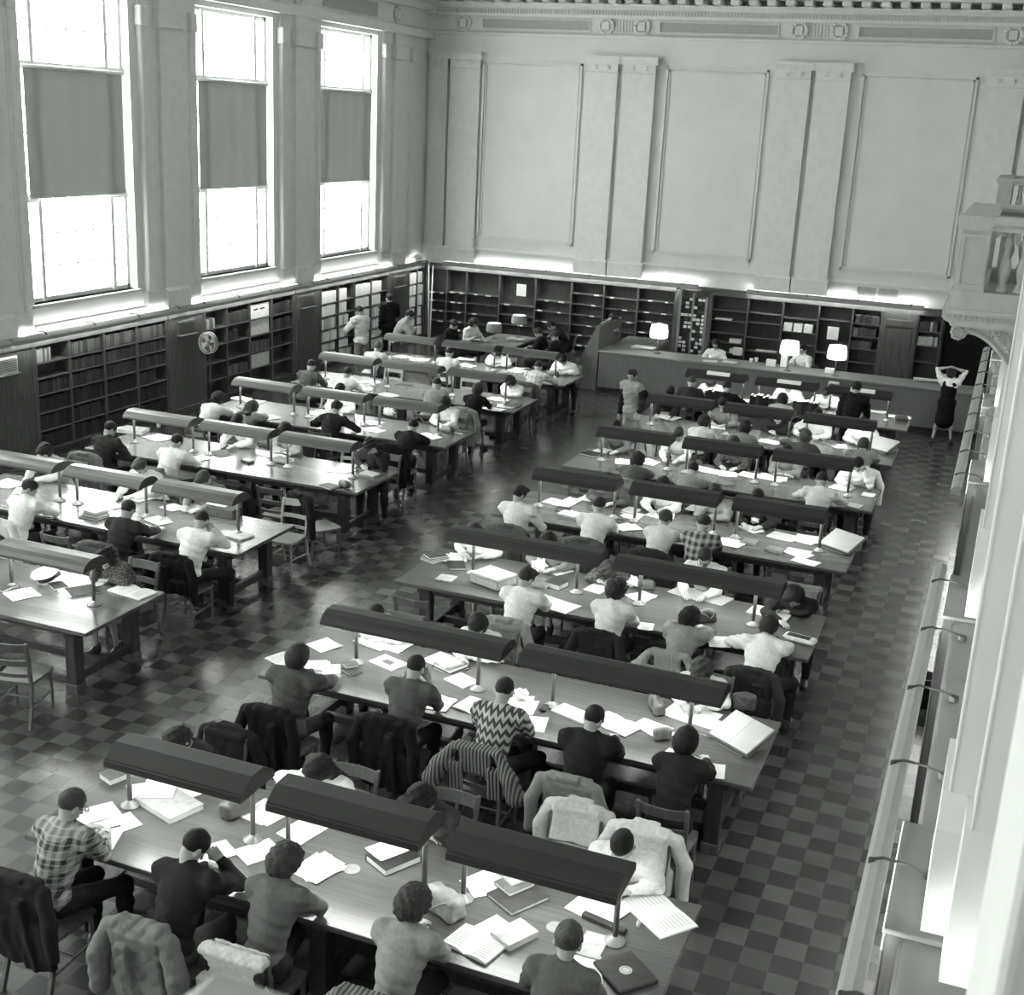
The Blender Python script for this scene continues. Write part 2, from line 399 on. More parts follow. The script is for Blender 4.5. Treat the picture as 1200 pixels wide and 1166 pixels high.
# right wall: stepped piers on pedestals, seen edge on beside the camera
for k in range(-3, 6):
    yc = 6.0+4.53*k
    p = MB()
    for x, hw in ((.07, .34), (.18, .66)):
        p.box(x+.03, .4, yc-hw+.05, yc+hw-.05, HB, CEIL-.3)
        p.prism([(yc-hw, HB), (yc+hw, HB), (yc+hw, 2.62), (yc+hw-.05, 2.80), (yc-hw+.05, 2.80), (yc-hw, 2.62)], x, .4, 0)
    trim(p, PLASTER)
    p = MB()
    for j, (x, hw) in enumerate(((.1, .29), (.21, .61))):   # corner beads
        p.tube([(x, yc-hw, 2.8), (x, yc-hw, CEIL-.3)], .008, 6)
    trim(p)
for k in range(-3, 6):
    yc = 6.0+4.53*k; a, b = yc+.9, yc+3.6
    p = MB()
    for d, t in ((0, .05), (.09, .02)):
        p.box(.34-.03+d*.2, .36, a+d, a+d+t, 2.5+d, 6.6-d).box(.34-.03+d*.2, .36, b-d-t, b-d, 2.5+d, 6.6-d).box(.34-.03+d*.2, .36, a+d, b-d, 2.5+d, 2.5+d+t).box(.34-.03+d*.2, .36, a+d, b-d, 6.6-d-t, 6.6-d)
    trim(p)

# balconies on brackets (the photographer stands on the nearest)
def balcony(yc, label):
    o = empty('balcony', (0, yc, 4.2)); H = 1.29
    MB().prism([(-.49, .02), (-.49, .12), (-.47, .15), (.33, .15), (.33, -.03), (-.42, -.03), (-.44, -.0)], -H, H, 1).build('deck', STONE, o)
    m = MB()
    def comb(a, n): return [(a, .12), (a, .075)]+[(a+.045*j+q, z) for j in range(n) for q, z in ((0, .035), (.026, .035), (.026, .075), (.045, .075))]+[(a+.045*n, .12)]
    m.prism(comb(-.47, 17), -H-.013, -H+.01, 1); m.prism(comb(-H+.01, 56), -.503, -.48, 0)
    m.build('dentil_band', STONE, o)
    mb = MB(); mb.box(-.46, -.18, -H, H, .15, .28); mb.box(-.18, .33, -H, -H+.27, .15, .28).box(-.18, .33, H-.27, H, .15, .28)
    mb.build('plinth', STONE, o)
    cp = MB()
    prof = lambda w: [(-w, .80), (-w+.0, .83), (-w-.03, .86), (-w-.03, .89), (-w, .92), (w, .92), (w+.03, .89), (w+.03, .86), (w, .83), (w, .80)]
    cp.prism([(x-.33, z) for x, z in prof(.13)], -H-.03, H+.03, 1)
    cp.prism([(y-H+.12, z) for y, z in prof(.13)], -.2, .33, 0)
    cp.prism([(y+H-.12, z) for y, z in prof(.13)], -.2, .33, 0)
    cp.build('coping', STONE, o)
    for sy in (-1, 1):
        pd = MB(); y = sy*(H-.13)
        pd.box(-.44, -.19, y-.125, y+.125, .28, .8)
        for d in (.03,): # raised panel frame
            yy = y-.125 if sy < 0 else y+.125
            pd.box(-.43, -.40, yy-.012, yy+.012, .31, .77).box(-.23, -.20, yy-.012, yy+.012, .31, .77).box(-.40, -.23, yy-.012, yy+.012, .31, .34).box(-.40, -.23, yy-.012, yy+.012, .74, .77)
        pd.build('pedestal', STONE, o)
    prof = [(.055, 0), (.055, .03), (.04, .045), (.045, .06), (.03, .08), (.05, .16), (.056, .21), (.045, .27), (.028, .31), (.034, .33), (.034, .35), (.027, .37), (.045, .42), (.036, .47), (.026, .49), (.04, .5), (.04, .52)]
    bal = None
    spots = [(-.05+.15*j, sy*(H-.12)) for sy in (-1, 1) for j in range(3)]+[(-.32, -H+.36+.168*j) for j in range(12)]
    for x, y in spots:
        if bal is None:
            bal = MB().lathe(prof, (0,0,0), 14).build('baluster', STONE, o, True); bal.location = (x, y, .28)
        else:
            b = bal.copy(); COL.objects.link(b); b.parent = o; b.location = (x, y, .28)
    for sy in (-1, 1):
        y0 = sy*(H-.2)
        br = MB()
        top = [(-.40, -.03), (-.42, -.09), (-.40, -.15), (-.34, -.17), (-.29, -.14), (-.27, -.10)]
        arc = [(-.27+.40*t, -.10-.30*t**1.8) for t in (.15, .3, .45, .6, .75, .9, 1)]
        br.prism(top+arc+[(.2, -.45), (.33, -.45), (.33, -.03)], y0-.09, y0+.09, 1)
        br.build('bracket', STONE, o)
        cv = MB(); r2 = random.Random(3)
        yf = y0-.09 if True else 0
        cv.tube([(-.27+.40*t, yf-.005, -.07-.30*t**1.8) for t in (0, .2, .4, .6, .8, 1)], .018, 6)
        for _ in range(46):
            t = r2.random(); x = -.1+.36*t; z = -.06-r2.random()*(.05+.3*max(t, .0)**1.5)
            cv.cbox(x-.014, x+.014, yf-.014, yf+.01, z-.014, z+.014, .008)
        for a in range(10):
            cv.cbox(-.355+.045*math.cos(a*.63)-.014, -.355+.045*math.cos(a*.63)+.014, yf-.016, yf+.01, -.1+.05*math.sin(a*.63)-.014, -.1+.05*math.sin(a*.63)+.014, .008)
        cv.build('carved_scroll', STONE, o)
    tag(o, label, 'balcony', 'balconies on the right wall')
balcony(12.99, 'pale stone balcony on scrolled brackets high on the right wall, whole end in view')
balcony(26.6, 'smaller looking stone balcony far along the right wall, behind the bracketed one')
balcony(-.665, 'blurred corner of a stone balcony coping at the bottom of the view')
# door behind the balconies
# ================================================================== BOOKCASES, BOOKS
XF, XB = -14.3, -14.6        # left bookcases: front and back
YF = 30.3                    # back bookcases: front
def bookcase(name, axis, ups, levels, label, front, back, top=HB-.03, m=WOODV, group='oak wall bookcases'):
    """levels: list of shelf heights for each bay; axis 'y' = along the left wall, 'x' = along the back wall"""
    o = empty(name, ((front, ups[0], 0) if axis == 'y' else (ups[0], front, 0)))
    q = (0, ups[0]) if axis == 'y' else (ups[0], 0)
    d = back-front
    def bx(mb, a, b, f0, f1, z0, z1, c=0):
        f0, f1 = min(f0, f1), max(f0, f1)
        if axis == 'y': (mb.cbox if c else mb.box)(f0, f1, a-ups[0], b-ups[0], z0, z1)
        else: (mb.cbox if c else mb.box)(a-ups[0], b-ups[0], f0, f1, z0, z1)
    for i, u in enumerate(ups):
        mb = MB(); bx(mb, u-.02, u+.02, 0, d, .0, top-.1); mb.build('upright', m, o)
    mb = MB(); bx(mb, ups[0], ups[-1], d*.93, d, .0, top-.1); mb.build('back_panel', BACKW, o)
    mb = MB(); bx(mb, ups[0]-.02, ups[-1]+.02, -.02 if d > 0 else .02, d, top-.13, top, 0); mb.build('cornice', WOODH if axis == 'y' else WOODX, o)
    mb = MB(); bx(mb, ups[0]-.02, ups[-1]+.02, .01*np.sign(-d), d, 0, .12); mb.build('plinth', WOODDARK, o)
    for i in range(len(ups)-1):
        for z in levels[i]:
            mb = MB(); bx(mb, ups[i]+.02, ups[i+1]-.02, .012*np.sign(d), d*.93, z-.022, z); mb.build('shelf', WOODH if axis == 'y' else WOODX, o)
    tag(o, label, 'bookcase', group)
    return o
LV1 = [1.58, 1.33, 1.06, .76, .46, .14]
LV2 = [1.51, 1.17, .83, .49, .14]
LV3 = [1.50, 1.21, .91, .63, .40, .14]
UP1 = [15.82, 16.62, 17.49, 18.38, 19.23]; UP2 = [20.45, 21.2, 22.02, 22.86, 23.72]; UP3 = [24.91, 25.7, 26.49, 27.32, 28.19]; UP4 = [29.4, 29.88, 30.28]
bookcase('bookcase', 'y', [11.3, 12.1, 12.9, 13.7, 14.5], [LV1]*4, 'oak wall bookcase at the edge of the view beside the grey vent panel', XF, XB)
bookcase('bookcase', 'y', UP1, [LV1]*4, 'oak wall bookcase full of dark bound volumes below the nearest window', XF, XB)
bookcase('bookcase', 'y', UP2, [LV2]*4, 'half empty oak bookcase behind the fan, with white posters in one bay', XF, XB)
bookcase('bookcase', 'y', UP3, [LV3]*4, 'oak bookcase of pale magazines where two men stand browsing', XF, XB)
bookcase('bookcase', 'y', UP4, [LV3]*2, 'narrow bookcase of pale magazines in the back left corner', XF, XB)
# oak panels between the left bookcases, each with a vent box
def panel(y0, y1, vent):
    m = MB().box(XB, XF+.02, y0, y1, 0, HB-.03); m.cbox(XF, XF+.03, y0+.02, y1-.02, .0, .14, .01); m.cbox(XF, XF+.045, y0, y1, HB-.16, HB-.03, .01)
    for a in (y0+.05, y1-.09): m.cbox(XF, XF+.035, a, a+.04, .14, 1.87, .006)
    trim(m, WOODV)
    if vent:
        yc = (y0+y1)/2-.05
        o = empty('air_vent', (XF+.02, yc, 1.54))
        MB().cbox(0, .03, -.27, .27, 0, .26, .008).build('frame', FRAME if vent == 2 else WOODH, o)
        MB().cbox(0, .09, -.29, .29, -.03, 0, .006).build('ledge', WOODH, o)
        s = MB()
        for k in range(8): s.box(.03, .036, -.24, .24, .03+.026*k, .04+.026*k)
        s.build('grille', BACKW, o)
        tag(o, vent_lab[vent_i[0]], 'air vent', 'vents in the oak panels'); vent_i[0] += 1
vent_i = [0]; vent_lab = ['grey framed air vent in the oak panel at the left edge of the view', 'small air vent in the oak panel behind the fan', 'small air vent in the oak panel left of the browsing men', 'small air vent in the oak panel near the back left corner']
panel(14.5, 15.8, 2); panel(19.25, 20.43, 1); panel(23.74, 24.89, 1); panel(28.21, 29.38, 1)
BOOKM = [mat('book_cloth_%d' % i, v, .6, .3, noise=.25, scale=14) for i, v in enumerate((.02, .03, .045, .07, .12, .028, .04, .35))]
MAGM = [mat('magazine_cover_%d' % i, v, .55, .35, noise=.22, scale=26) for i, v in enumerate((.85, .78, .6, .85, .4))]
def book_mesh():
    m = MB(); m.cbox(-.5, .5, -.5, .5, 0, 1, .06)
    return m
_bk = [link('book', book_mesh().v, book_mesh().f, bm) for bm in BOOKM]
_mg = [link('magazine', MB().cbox(-.5, .5, -.5, .5, 0, 1, .02).v, MB().cbox(-.5, .5, -.5, .5, 0, 1, .02).f, bm) for bm in MAGM]
first = set()
def shelf_items(pool, a, b, z, h, depth, axis, front, label, group, cat, tmin, tmax, kinds, lean=0, stuff=None, hj=.12, sgn=1):
    r = rnd; u = a; n = 0
    while True:
        t = r.uniform(tmin, tmax)
        if u+t > b: break
        k = r.choice(kinds); hh = h*(1-r.random()*hj); dd = depth*(1-r.random()*.2)
        c = u+t/2
        loc = (front-sgn*dd/2, c, z+.001) if axis == 'y' else (c, front+dd/2, z+.001)
        sc = (dd, t*.95, hh) if axis == 'y' else (t*.95, dd, hh)
        if stuff is not None:
            x, y, zz = loc
            stuff.setdefault(k, MB()).cbox(x-sc[0]/2, x+sc[0]/2, y-sc[1]/2, y+sc[1]/2, zz, zz+sc[2], .006)
        else:
            p = pool[k]
            if (id(pool), k) in first: o = p.copy(); COL.objects.link(o)
            else: o = p; first.add((id(pool), k))
            o.location = loc; o.scale = sc
            if lean: o.rotation_euler = (r.uniform(-lean, lean)*.4, 0, 0) if axis == 'y' else (0, 0, 0)
            tag(o, label, cat, group)
        u += t; n += 1
ORD = ['top', 'second', 'third', 'fourth', 'fifth', 'lowest']
bayname = ['first bay', 'second bay', 'third bay', 'fourth bay']
for i in range(4):
    a, b = UP1[i]+.03, UP1[i+1]-.03
    for j, z in enumerate(LV1):
        if i == 0 and j == 1: continue
        up = [1.87]+LV1
        h = min((up[j]-z)-.05, .26)
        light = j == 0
        kinds = [3, 4, 4, 3, 2] if light else [0, 1, 2, 5, 6, 1, 0] if j > 2 else [1, 2, 3, 2, 5]  # top shelf paler, low shelves darker: the rail's light put into book colours
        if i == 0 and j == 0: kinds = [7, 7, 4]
        bb = b-(.35 if (i, j) == (0, 0) else .28 if (i, j) in ((3, 3),) else 0)
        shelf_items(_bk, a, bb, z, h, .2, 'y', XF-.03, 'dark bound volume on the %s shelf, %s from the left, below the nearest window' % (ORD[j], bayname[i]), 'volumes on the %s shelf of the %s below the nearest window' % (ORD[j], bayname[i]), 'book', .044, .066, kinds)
STUFF = {}
def srow(a, b, z, h, kinds, axis='y', front=None, depth=.2, sgn=1):
    shelf_items(None, a, b, z, h, depth, axis, (XF-.03 if axis == 'y' else YF+.03) if front is None else front, '', '', '', .04, .07, kinds, stuff=STUFF, sgn=sgn)
for i in range(4):
    for j, z in enumerate(LV1): srow([11.3, 12.1, 12.9, 13.7][i]+.03, [12.1, 12.9, 13.7, 14.5][i]-.03, z, .21, [0, 1, 2, 3])
srow(20.5, 20.85, 1.51, .2, [4, 7]); srow(21.24, 21.98, 1.51, .24, [2, 3]); srow(21.24, 21.62, 1.17, .24, [2, 1]); srow(21.24, 21.98, .49, .2, [3, 4, 2])
for z in (1.51, 1.17): srow(22.9, 23.66, z, .24, [1, 2, 0, 3])
srow(22.9, 23.3, .83, .24, [0, 1]); srow(22.06, 22.82, .83, .22, [3, 4, 2])
for i in (0, 1, 3):
    pass
for i in range(4):
    a, b = UP3[i]+.03, UP3[i+1]-.03
    for j, z in enumerate(LV3):
        h = (1.82-1.50 if j == 0 else LV3[j-1]-z)-.05
        bb = b-(.25 if i in (1, 3) else 0)
        shelf_items(_mg, a, bb if j < 5 else b, z, h, .16, 'y', XF-.02, 'pale magazine on the %s shelf, %s of the magazine bookcase' % (ORD[j], bayname[i]), 'magazines on the %s shelf of the %s, magazine bookcase' % (ORD[j], bayname[i]), 'magazine', .07, .13, [0, 1, 3] if j < 2 else [0, 1, 2, 3, 4], hj=.06)
for i in range(2):
    a, b = UP4[i]+.03, UP4[i+1]-.03
    for j, z in enumerate(LV3):
        h = (1.82-1.50 if j == 0 else LV3[j-1]-z)-.05
        shelf_items(_mg, a, b, z, h, .16, 'y', XF-.02, 'pale magazine on the %s shelf, %s of the narrow corner bookcase' % (ORD[j], bayname[i]), 'magazines on the %s shelf of the %s, corner bookcase' % (ORD[j], bayname[i]), 'magazine', .06, .1, [0, 1, 2, 3], hj=.06)
# posters standing in the third bay behind the fan
for z, h, lab in ((1.51, .29, 'white poster with two dark lines on the top shelf behind the fan'), (1.17, .3, 'plain pale poster on the second shelf behind the fan'), (.49, .28, 'crooked pale sheet on the lowest stocked shelf behind the fan')):
    o = empty('poster', (XF-.05, 22.44, z+.003))
    MB().cbox(-.012, .0, -.36, .36, 0, h, .003).build('board', MAGM[1] if z > 1.2 else MAGM[2], o)
    if z > 1.5:
        for k, (y0, y1) in enumerate(((-.22, -.05), (.02, .2))): MB().box(.0, .002, y0, y1, .17, .2).build('printed_line', BOOKM[0], o)
    tag(o, lab, 'poster')

# back wall bookcases; shelf heights read bay by bay
def lv(px, *ys): return [float(at(px, y, YF, 1)[2]) for y in ys]+[.1]
UPB = [-14.22, -13.66, -13.1, -12.17, -11.18, -10.21, -9.35, -8.47, -7.52]
LVB = [lv(515, 343, 352.5, 364, 376), lv(535, 343, 354.5, 366, 377, 387), lv(566, 346, 357, 369, 381), lv(606, 358, 370, 381), lv(648, 353, 365.5, 378, 390, 401), lv(690, 345, 357.5, 370, 382, 394, 406), lv(728, 350, 363, 377, 389, 401), lv(768, 353, 367, 378, 391)]
bookcase('bookcase', 'x', UPB, LVB, 'long empty oak bookcase with white shelf labels along the back wall', YF, 30.6)
UPR = [-6.6, -5.72, -4.88, -4.04, -3.26, -2.6]
LVR = [lv(856, 364, 376, 391, 402, 414), lv(898, 368, 379, 397, 413), lv(940, 374, 390, 404), lv(980, 375.5, 415), lv(1017, 380, 395, 410, 426)]
bookcase('bookcase', 'x', UPR, LVR, 'oak bookcase with box files and a white notice behind the service counter', YF, 30.6)
bookcase('bookcase', 'x', [-1.79, -1.26], [lv(1090, 389, 406, 425)], 'narrow oak bookcase at the right end behind the counter', YF, 30.6)
pm = MB().box(-2.58, -1.81, YF-.02, 30.6, 0, HB-.03).cbox(-2.5, -1.9, YF-.04, YF-.02, 1.55, 1.72, .01).cbox(-2.5, -1.9, YF-.03, YF-.02, .2, 1.5, .01); trim(pm, WOODV)
trim(MB().box(-7.5, -7.42, YF, 30.6, 0, HB-.03).box(-6.68, -6.62, YF, 30.6, 0, HB-.03).box(-7.5, -6.62, YF, 30.6, 1.93, HB), WOODV)
LABELM = mat('shelf_label', .8, .6, .3)
def label_strips():
    n = 0
    for i in range(len(UPB)-1):
        for z in LVB[i][:-1]:
            for t in (.25, .7):
                if rnd.random() < .75:
                    c = UPB[i]+(UPB[i+1]-UPB[i])*(t+rnd.uniform(-.1, .1)); wdt = rnd.uniform(.06, .12)
                    if n == 0: base = MB().cbox(-.5, .5, -.004, 0, -.02, .012, .001).build('shelf_label', LABELM); o = base
                    else: o = base.copy(); COL.objects.link(o)
                    o.location = (c, YF+.01, z); o.scale = (wdt*1.3, 1, 1.1); n += 1
                    tag(o, 'white label on a shelf edge in the %s bay, empty back bookcase' % ['first', 'second', 'third', 'fourth', 'fifth', 'sixth', 'seventh', 'eighth'][i], 'label', 'shelf labels in the %s bay' % ['first', 'second', 'third', 'fourth', 'fifth', 'sixth', 'seventh', 'eighth'][i])
label_strips()
for k, z in enumerate(LVR[4][:3]): srow(-3.22, -2.64 if k < 2 else -2.75, [1.62]+LVR[4][:3][:0] and z or z, .2, [2, 3, 4, 2], 'x')
srow(-3.22, -2.64, LVR[4][0], .2, [3, 4, 2], 'x')
srow(-1.75, -1.3, lv(1090, 389)[0], .22, [1, 3, 7, 2], 'x'); srow(-1.75, -1.3, lv(1090, 406)[0], .22, [7, 7, 7, 4], 'x')
# right wall bookcases and oak piers
RUPS = []
for k in range(-2, 6):
    a, b = 6.69+4.53*k, 10.15+4.53*k
    if a > 29.5: continue
    b = min(b, 30.3); n = 4
    ups = [a+(b-a)*t/n for t in range(n+1)]
    if b < 2: continue
    bookcase('bookcase', 'y', ups, [LV2]*n, ['', 'oak bookcase on the right wall at the bottom edge of the view', 'oak bookcase on the right wall behind the near hanging light rail', 'oak bookcase on the right wall beyond the wastebasket', 'oak bookcase on the right wall under the far half of the far light rail', 'last oak bookcase on the right wall near the woman in black'][min(k+2, 5)] if k > -2 else 'oak bookcase below the photographer', 0.0, .28, m=WOODV)
    for i in range(n):
        for z in LV2:
            if rnd.random() < .8: srow(ups[i]+.03, ups[i+1]-.03-rnd.random()*.2, z, .24, [0, 1, 2, 7, 4], 'y', front=.02, sgn=-1)
for k in range(-2, 6):
    a, b = 5.62+4.53*k, 6.67+4.53*k
    trim(MB().box(-.08, .29, a, b, 0, HB-.002).cbox(-.1, -.08, a+.04, b-.04, .14, 1.9, .008).box(-.1, .29, a-.01, b+.01, 0, .14), WOODV)
    o = MB().cbox(-.1, .34, a-.02, b+.02, HB, HB+.03, .006); trim(o, LEDGE)
trim(MB().box(0.0, .36, -5, 30.3, HB-.03, HB), LEDGE)
trim(MB().box(-14.62, XF+.05, YN, 30.42, HB-.03, HB), mat('ledge_dark', .05, .6, .2)); trim(MB().box(XF, -1.2, YF-.05, 30.62, HB-.03, HB), WOODX)
for k, mb in STUFF.items():
    pass
allb = MB()
so = []
STUFFROOT = None
vs, fs, mi = [], [], []
for k, mb in STUFF.items():
    n = len(vs); vs += mb.v; fs += [tuple(i+n for i in f) for f in mb.f]; mi += [k]*len(mb.f)
so = link('books', vs, fs)
for bm in BOOKM: so.data.materials.append(bm)
so.data.polygons.foreach_set('material_index', mi)
tag(so, 'all the other books standing in the far and side bookcases', 'books', None, 'stuff')
# door opening in the far right corner: near-black slab, its unlit depth put into the colour
trim(MB().box(-1.2, .3, 30.44, 30.6, 0, HB-.03), mat('opening_shade', .012, .8, .1))

# ------------------------------------------------------------------ light rails over the bookcases
def rail(axis, a, b, pos, inward, label, arms, z=HB+.0, gap=.1, tube_m=None, wdt=.13, tz=.01):
    """axis along which it runs; pos = wall side coordinate of the hood; inward = +1/-1 direction of the room"""
    o = empty('shelf_light_rail', (pos, a, z) if axis == 'y' else (a, pos, z)); L = b-a
    s = inward; wd_ = wdt
    prof = [(s*wd_, -.035), (s*wd_, .015), (s*wd_*.8, .05), (s*wd_*.45, .07), (s*wd_*.12, .06)]
    prof = prof+[(u-s*.008, v-.008) for u, v in prof[::-1]]
    m = MB(); m.prism([(u, v) for u, v in prof], 0, L, 1 if axis == 'y' else 0)
    m.build('hood', HOODM, o)
    for e0 in (-.006, L): 
        ep = MB(); ep.prism([(s*wd_, -.035), (s*wd_, .015), (s*wd_*.8, .05), (s*wd_*.45, .07), (s*wd_*.12, .06), (s*wd_*.12, -.035)], e0, e0+.006, 1 if axis == 'y' else 0); ep.build('end_cap', HOODM, o)
    t = MB(); u = s*wd_*.42
    n = max(1, round(L/1.22)); 
    for k in range(n):
        p0, p1 = L*k/n+.04, L*(k+1)/n-.04
        P = [(u, p0, tz), (u, p1, tz)] if axis == 'y' else [(p0, u, tz), (p1, u, tz)]
        MB().tube(P, .019, 6).build('tube', tube_m or TUBEL, o)
    for c in arms:
        c -= a
        P = [(s*wd_*.75, c, .065), (s*wd_*.3, c, .085), (-s*gap, c, .075), (-s*(gap+.1), c, .05)] if axis == 'y' else [(c, s*wd_*.75, .065), (c, s*wd_*.3, .085), (c, -s*gap, .075), (c, -s*(gap+.1), .05)]
        am = MB().tube(P, .008, 6)
        am.tube([P[0], (P[0][0], P[0][1], .03)], .02, 8)
        e = P[-1]; am.tube([(e[0], e[1], .02), (e[0], e[1], .055)], .03, 8)
        am.build('arm', METAL, o)
    tag(o, label, 'light rail', 'fluorescent light rails over the bookcases')
rail('y', 1.8, 11.38, -.12, -1, 'grey hanging light rail on bracket arms along the right wall, nearest', [2.6, 3.8, 4.98, 6.15, 7.32, 8.5, 9.68, 10.88], wdt=.125, tube_m=TUBER)
rail('y', 14.22, 24.9, -.13, -1, 'grey hanging light rail along the right wall, beyond the gap', [14.8+1.19*k for k in range(9)], wdt=.125, tube_m=TUBER)
rail('y', 9.5, 15.1, XF+.07, 1, 'light rail over the oak panel at the left edge of the view', [10.1+1.19*k for k in range(4)], tube_m=TUBEW, tz=-.014)
rail('y', 15.16, 19.6, XF+.07, 1, 'light rail over the bookcase of dark volumes', [15.9+1.17*k for k in range(4)], tube_m=TUBEW, tz=-.014)
rail('y', 19.66, 24.2, XF+.07, 1, 'light rail over the half empty bookcase behind the fan', [20.2+1.17*k for k in range(4)], tube_m=TUBEW, tz=-.014)
rail('y', 24.26, 30.1, XF+.07, 1, 'light rail over the magazine bookcase on the left wall', [24.9+1.17*k for k in range(5)], tube_m=TUBEW, tz=-.014)
rail('x', -13.7, -6.95, YF-.07, -1, 'light rail over the empty bookcase along the back wall', [-13.2+1.17*k for k in range(6)])
rail('x', -5.75, -1.7, YF-.07, -1, 'light rail over the bookcase behind the counter', [-5.5+1.17*k for k in range(4)])

# ------------------------------------------------------------------ other fixtures on the walls
o = empty('wall_vent', (-2.79, YB-.03, HB+.02))
MB().box(-.5, .5, -.02, .03, 0, .37).build('frame', TRIMM, o)
for s in (-1, 1):
    MB().box(s*.245-.21, s*.245+.21, -.028, -.02, .05, .33).build('grille', FRZ, o)
tag(o, 'pale framed double vent on the back wall above the counter bookcase', 'vent')
for px, py, lab in ((611, 340, 'white notice pinned in the empty back bookcase above the study lamps'), (976, 390.5, 'white notice pinned behind the rightmost counter lamp')):
    p = at(px, py, YF+.02, 1)
    o = empty('notice', tuple(p)); MB().cbox(-.13, .13, -.008, 0, -.15, .15, .002).build('sheet', PAPER, o)
    for k in range(4): MB().box(-.09, .09, -.0095, -.008, .07-.05*k, .075-.05*k).build('printed_line', MAGM[4], o)
    tag(o, lab, 'notice')
# three pale box files
p = at(940, 389, YF, 1)
for k in range(3):
    o = empty('box_file', (-4.73+.24*k, YF+.02, LVR[2][1]+.002))
    MB().cbox(-.1, .1, 0, .2, 0, .2, .006).build('box', MAGM[1], o); MB().box(-.05, .05, -.002, 0, .12, .17).build('label', PAPER, o)
    tag(o, ['left', 'middle', 'right'][k]+' one of three pale box files behind the counter', 'box file', 'box files behind the counter')
for x, z, w_, lab in ((-6.3, LVR[0][1], .4, 'flat pile of white papers on the bookcase left of the clerk in glasses'), (-5.95, LVR[0][3], .3, 'white box on the bookcase right of the clerk in glasses'), (-5.9, LVR[0][4], .35, 'larger white box low on the bookcase right of the clerk in glasses'), (-5.2, LVR[1][3], .5, 'flat white papers low in the bookcase between counter lamps')):
    o = MB().cbox(-w_/2, w_/2, 0, .2, 0, .1 if 'box' in lab else .03, .005).build('paper_box' if 'box' in lab else 'paper_pile', PAPER2); o.location = (x, YF+.03, z+.002); tag(o, lab, 'box' if 'box' in lab else 'papers')
COUNTT_ = mat('rack_wood', .22, .5, .3)
trim(MB().box(-7.42, -6.68, 30.56, 30.6, 0, 1.93), WOODV)
# card rack in the opening behind the counter
o = empty('card_rack', (-6.70, 28.95, 0))
MB().box(-.36, -.30, -.12, .12, 0, 2.12).box(.26, .32, -.12, .12, 0, 1.98).box(-.05, .0, -.1, .12, 0, 2.05).build('post', COUNTT_, o)
cards = []
for r in range(16):
    for c in range(6):
        x = -.27+.1*c+rnd.uniform(-.01, .01); z = .5+.092*r
        if abs(x+.02) < .045: continue
        cards.append(MB().cbox(x-.04, x+.04, -.1, -.075, z, z+.06, .003))
for i, c in enumerate(cards):
    c.build('card', [BOOKM[1], MAGM[2], BOOKM[3], MAGM[1], BOOKM[0]][rnd.randrange(5)], o)
MB().box(-.3, .28, -.07, .1, .1, 1.95).build('back_board', BOOKM[0], o)
tag(o, 'tall narrow rack of cards standing behind the counter', 'rack')
# window poles in the corner
for k, dx in enumerate((0, .12)):
    o = MB().tube([(-14.05+dx*2.2, 30.1-dx*4, 0), (-14.16+dx, 30.24, 2.05-.1*k)], .018, 8).build('window_pole', FRAME, smooth=True)
    tag(o, ['upright wooden window pole leaning in the back left corner', 'second window pole in the corner, leaning further out'][k], 'pole')
# standing fan
o = empty('standing_fan', (-13.98, 20.12, 0))
MB().lathe([(.2, 0), (.2, .02), (.06, .06), (.03, .1)], n=18).build('base', METAL, o, True)
MB().tube([(0, 0, .08), (0, 0, 1.25)], .016, 8).build('pole', METAL, o, True)
fh = empty('x'); bpy.data.objects.remove(fh)
ring = MB(); R0 = .2
for j in range(2):
    ring.tube([(R0*math.cos(a*math.pi/14)*.9, -.06+.1*j-.03, 1.36+R0*math.sin(a*math.pi/14)) for a in range(29)], .007, 5, False)
for k in range(16):
    a = 2*math.pi*k/16; ring.tube([(.02*math.cos(a), -.12, 1.36+.02*math.sin(a)), (R0*.9*math.cos(a), -.085, 1.36+R0*math.sin(a))], .003, 4, False)
ring.build('guard', FRAME, o, True)
MB().tube([(.0, -.02, 1.36), (0, .14, 1.36)], [.05, .07], 12).build('motor', METAL, o, True)
MB().tube([(0, -.1, 1.36), (0, .0, 1.36)], [.17, .19], 20, False).build('cowl', HOODM, o, True)
for k in range(4):
    a = k*math.pi/2+.4; ca, sa = math.cos(a), math.sin(a)
    link('blade', [(.03*ca-.01*sa, -.04, 1.36+.03*sa+.01*ca), (.16*ca-.07*sa, -.06, 1.36+.16*sa+.07*ca), (.17*ca+.04*sa, -.02, 1.36+.17*sa-.04*ca), (.03*ca+.02*sa, -.02, 1.36+.03*sa-.02*ca)], [(0, 1, 2, 3)], MAGM[2], o)
tag(o, 'round standing fan on a pole before the left wall bookcases', 'fan')
# dome lump on the ledge in the corner
o = MB().lathe([(.0, .0), (.1, .0), (.12, .06), (.1, .12), (.05, .15), (0, .155)], n=16).build('cloth_bundle', MAGM[2], smooth=True); o.location = (-14.2, 29.7, HB+.09); tag(o, 'pale rounded bundle on the bookcase ledge near the back left corner', 'bundle')
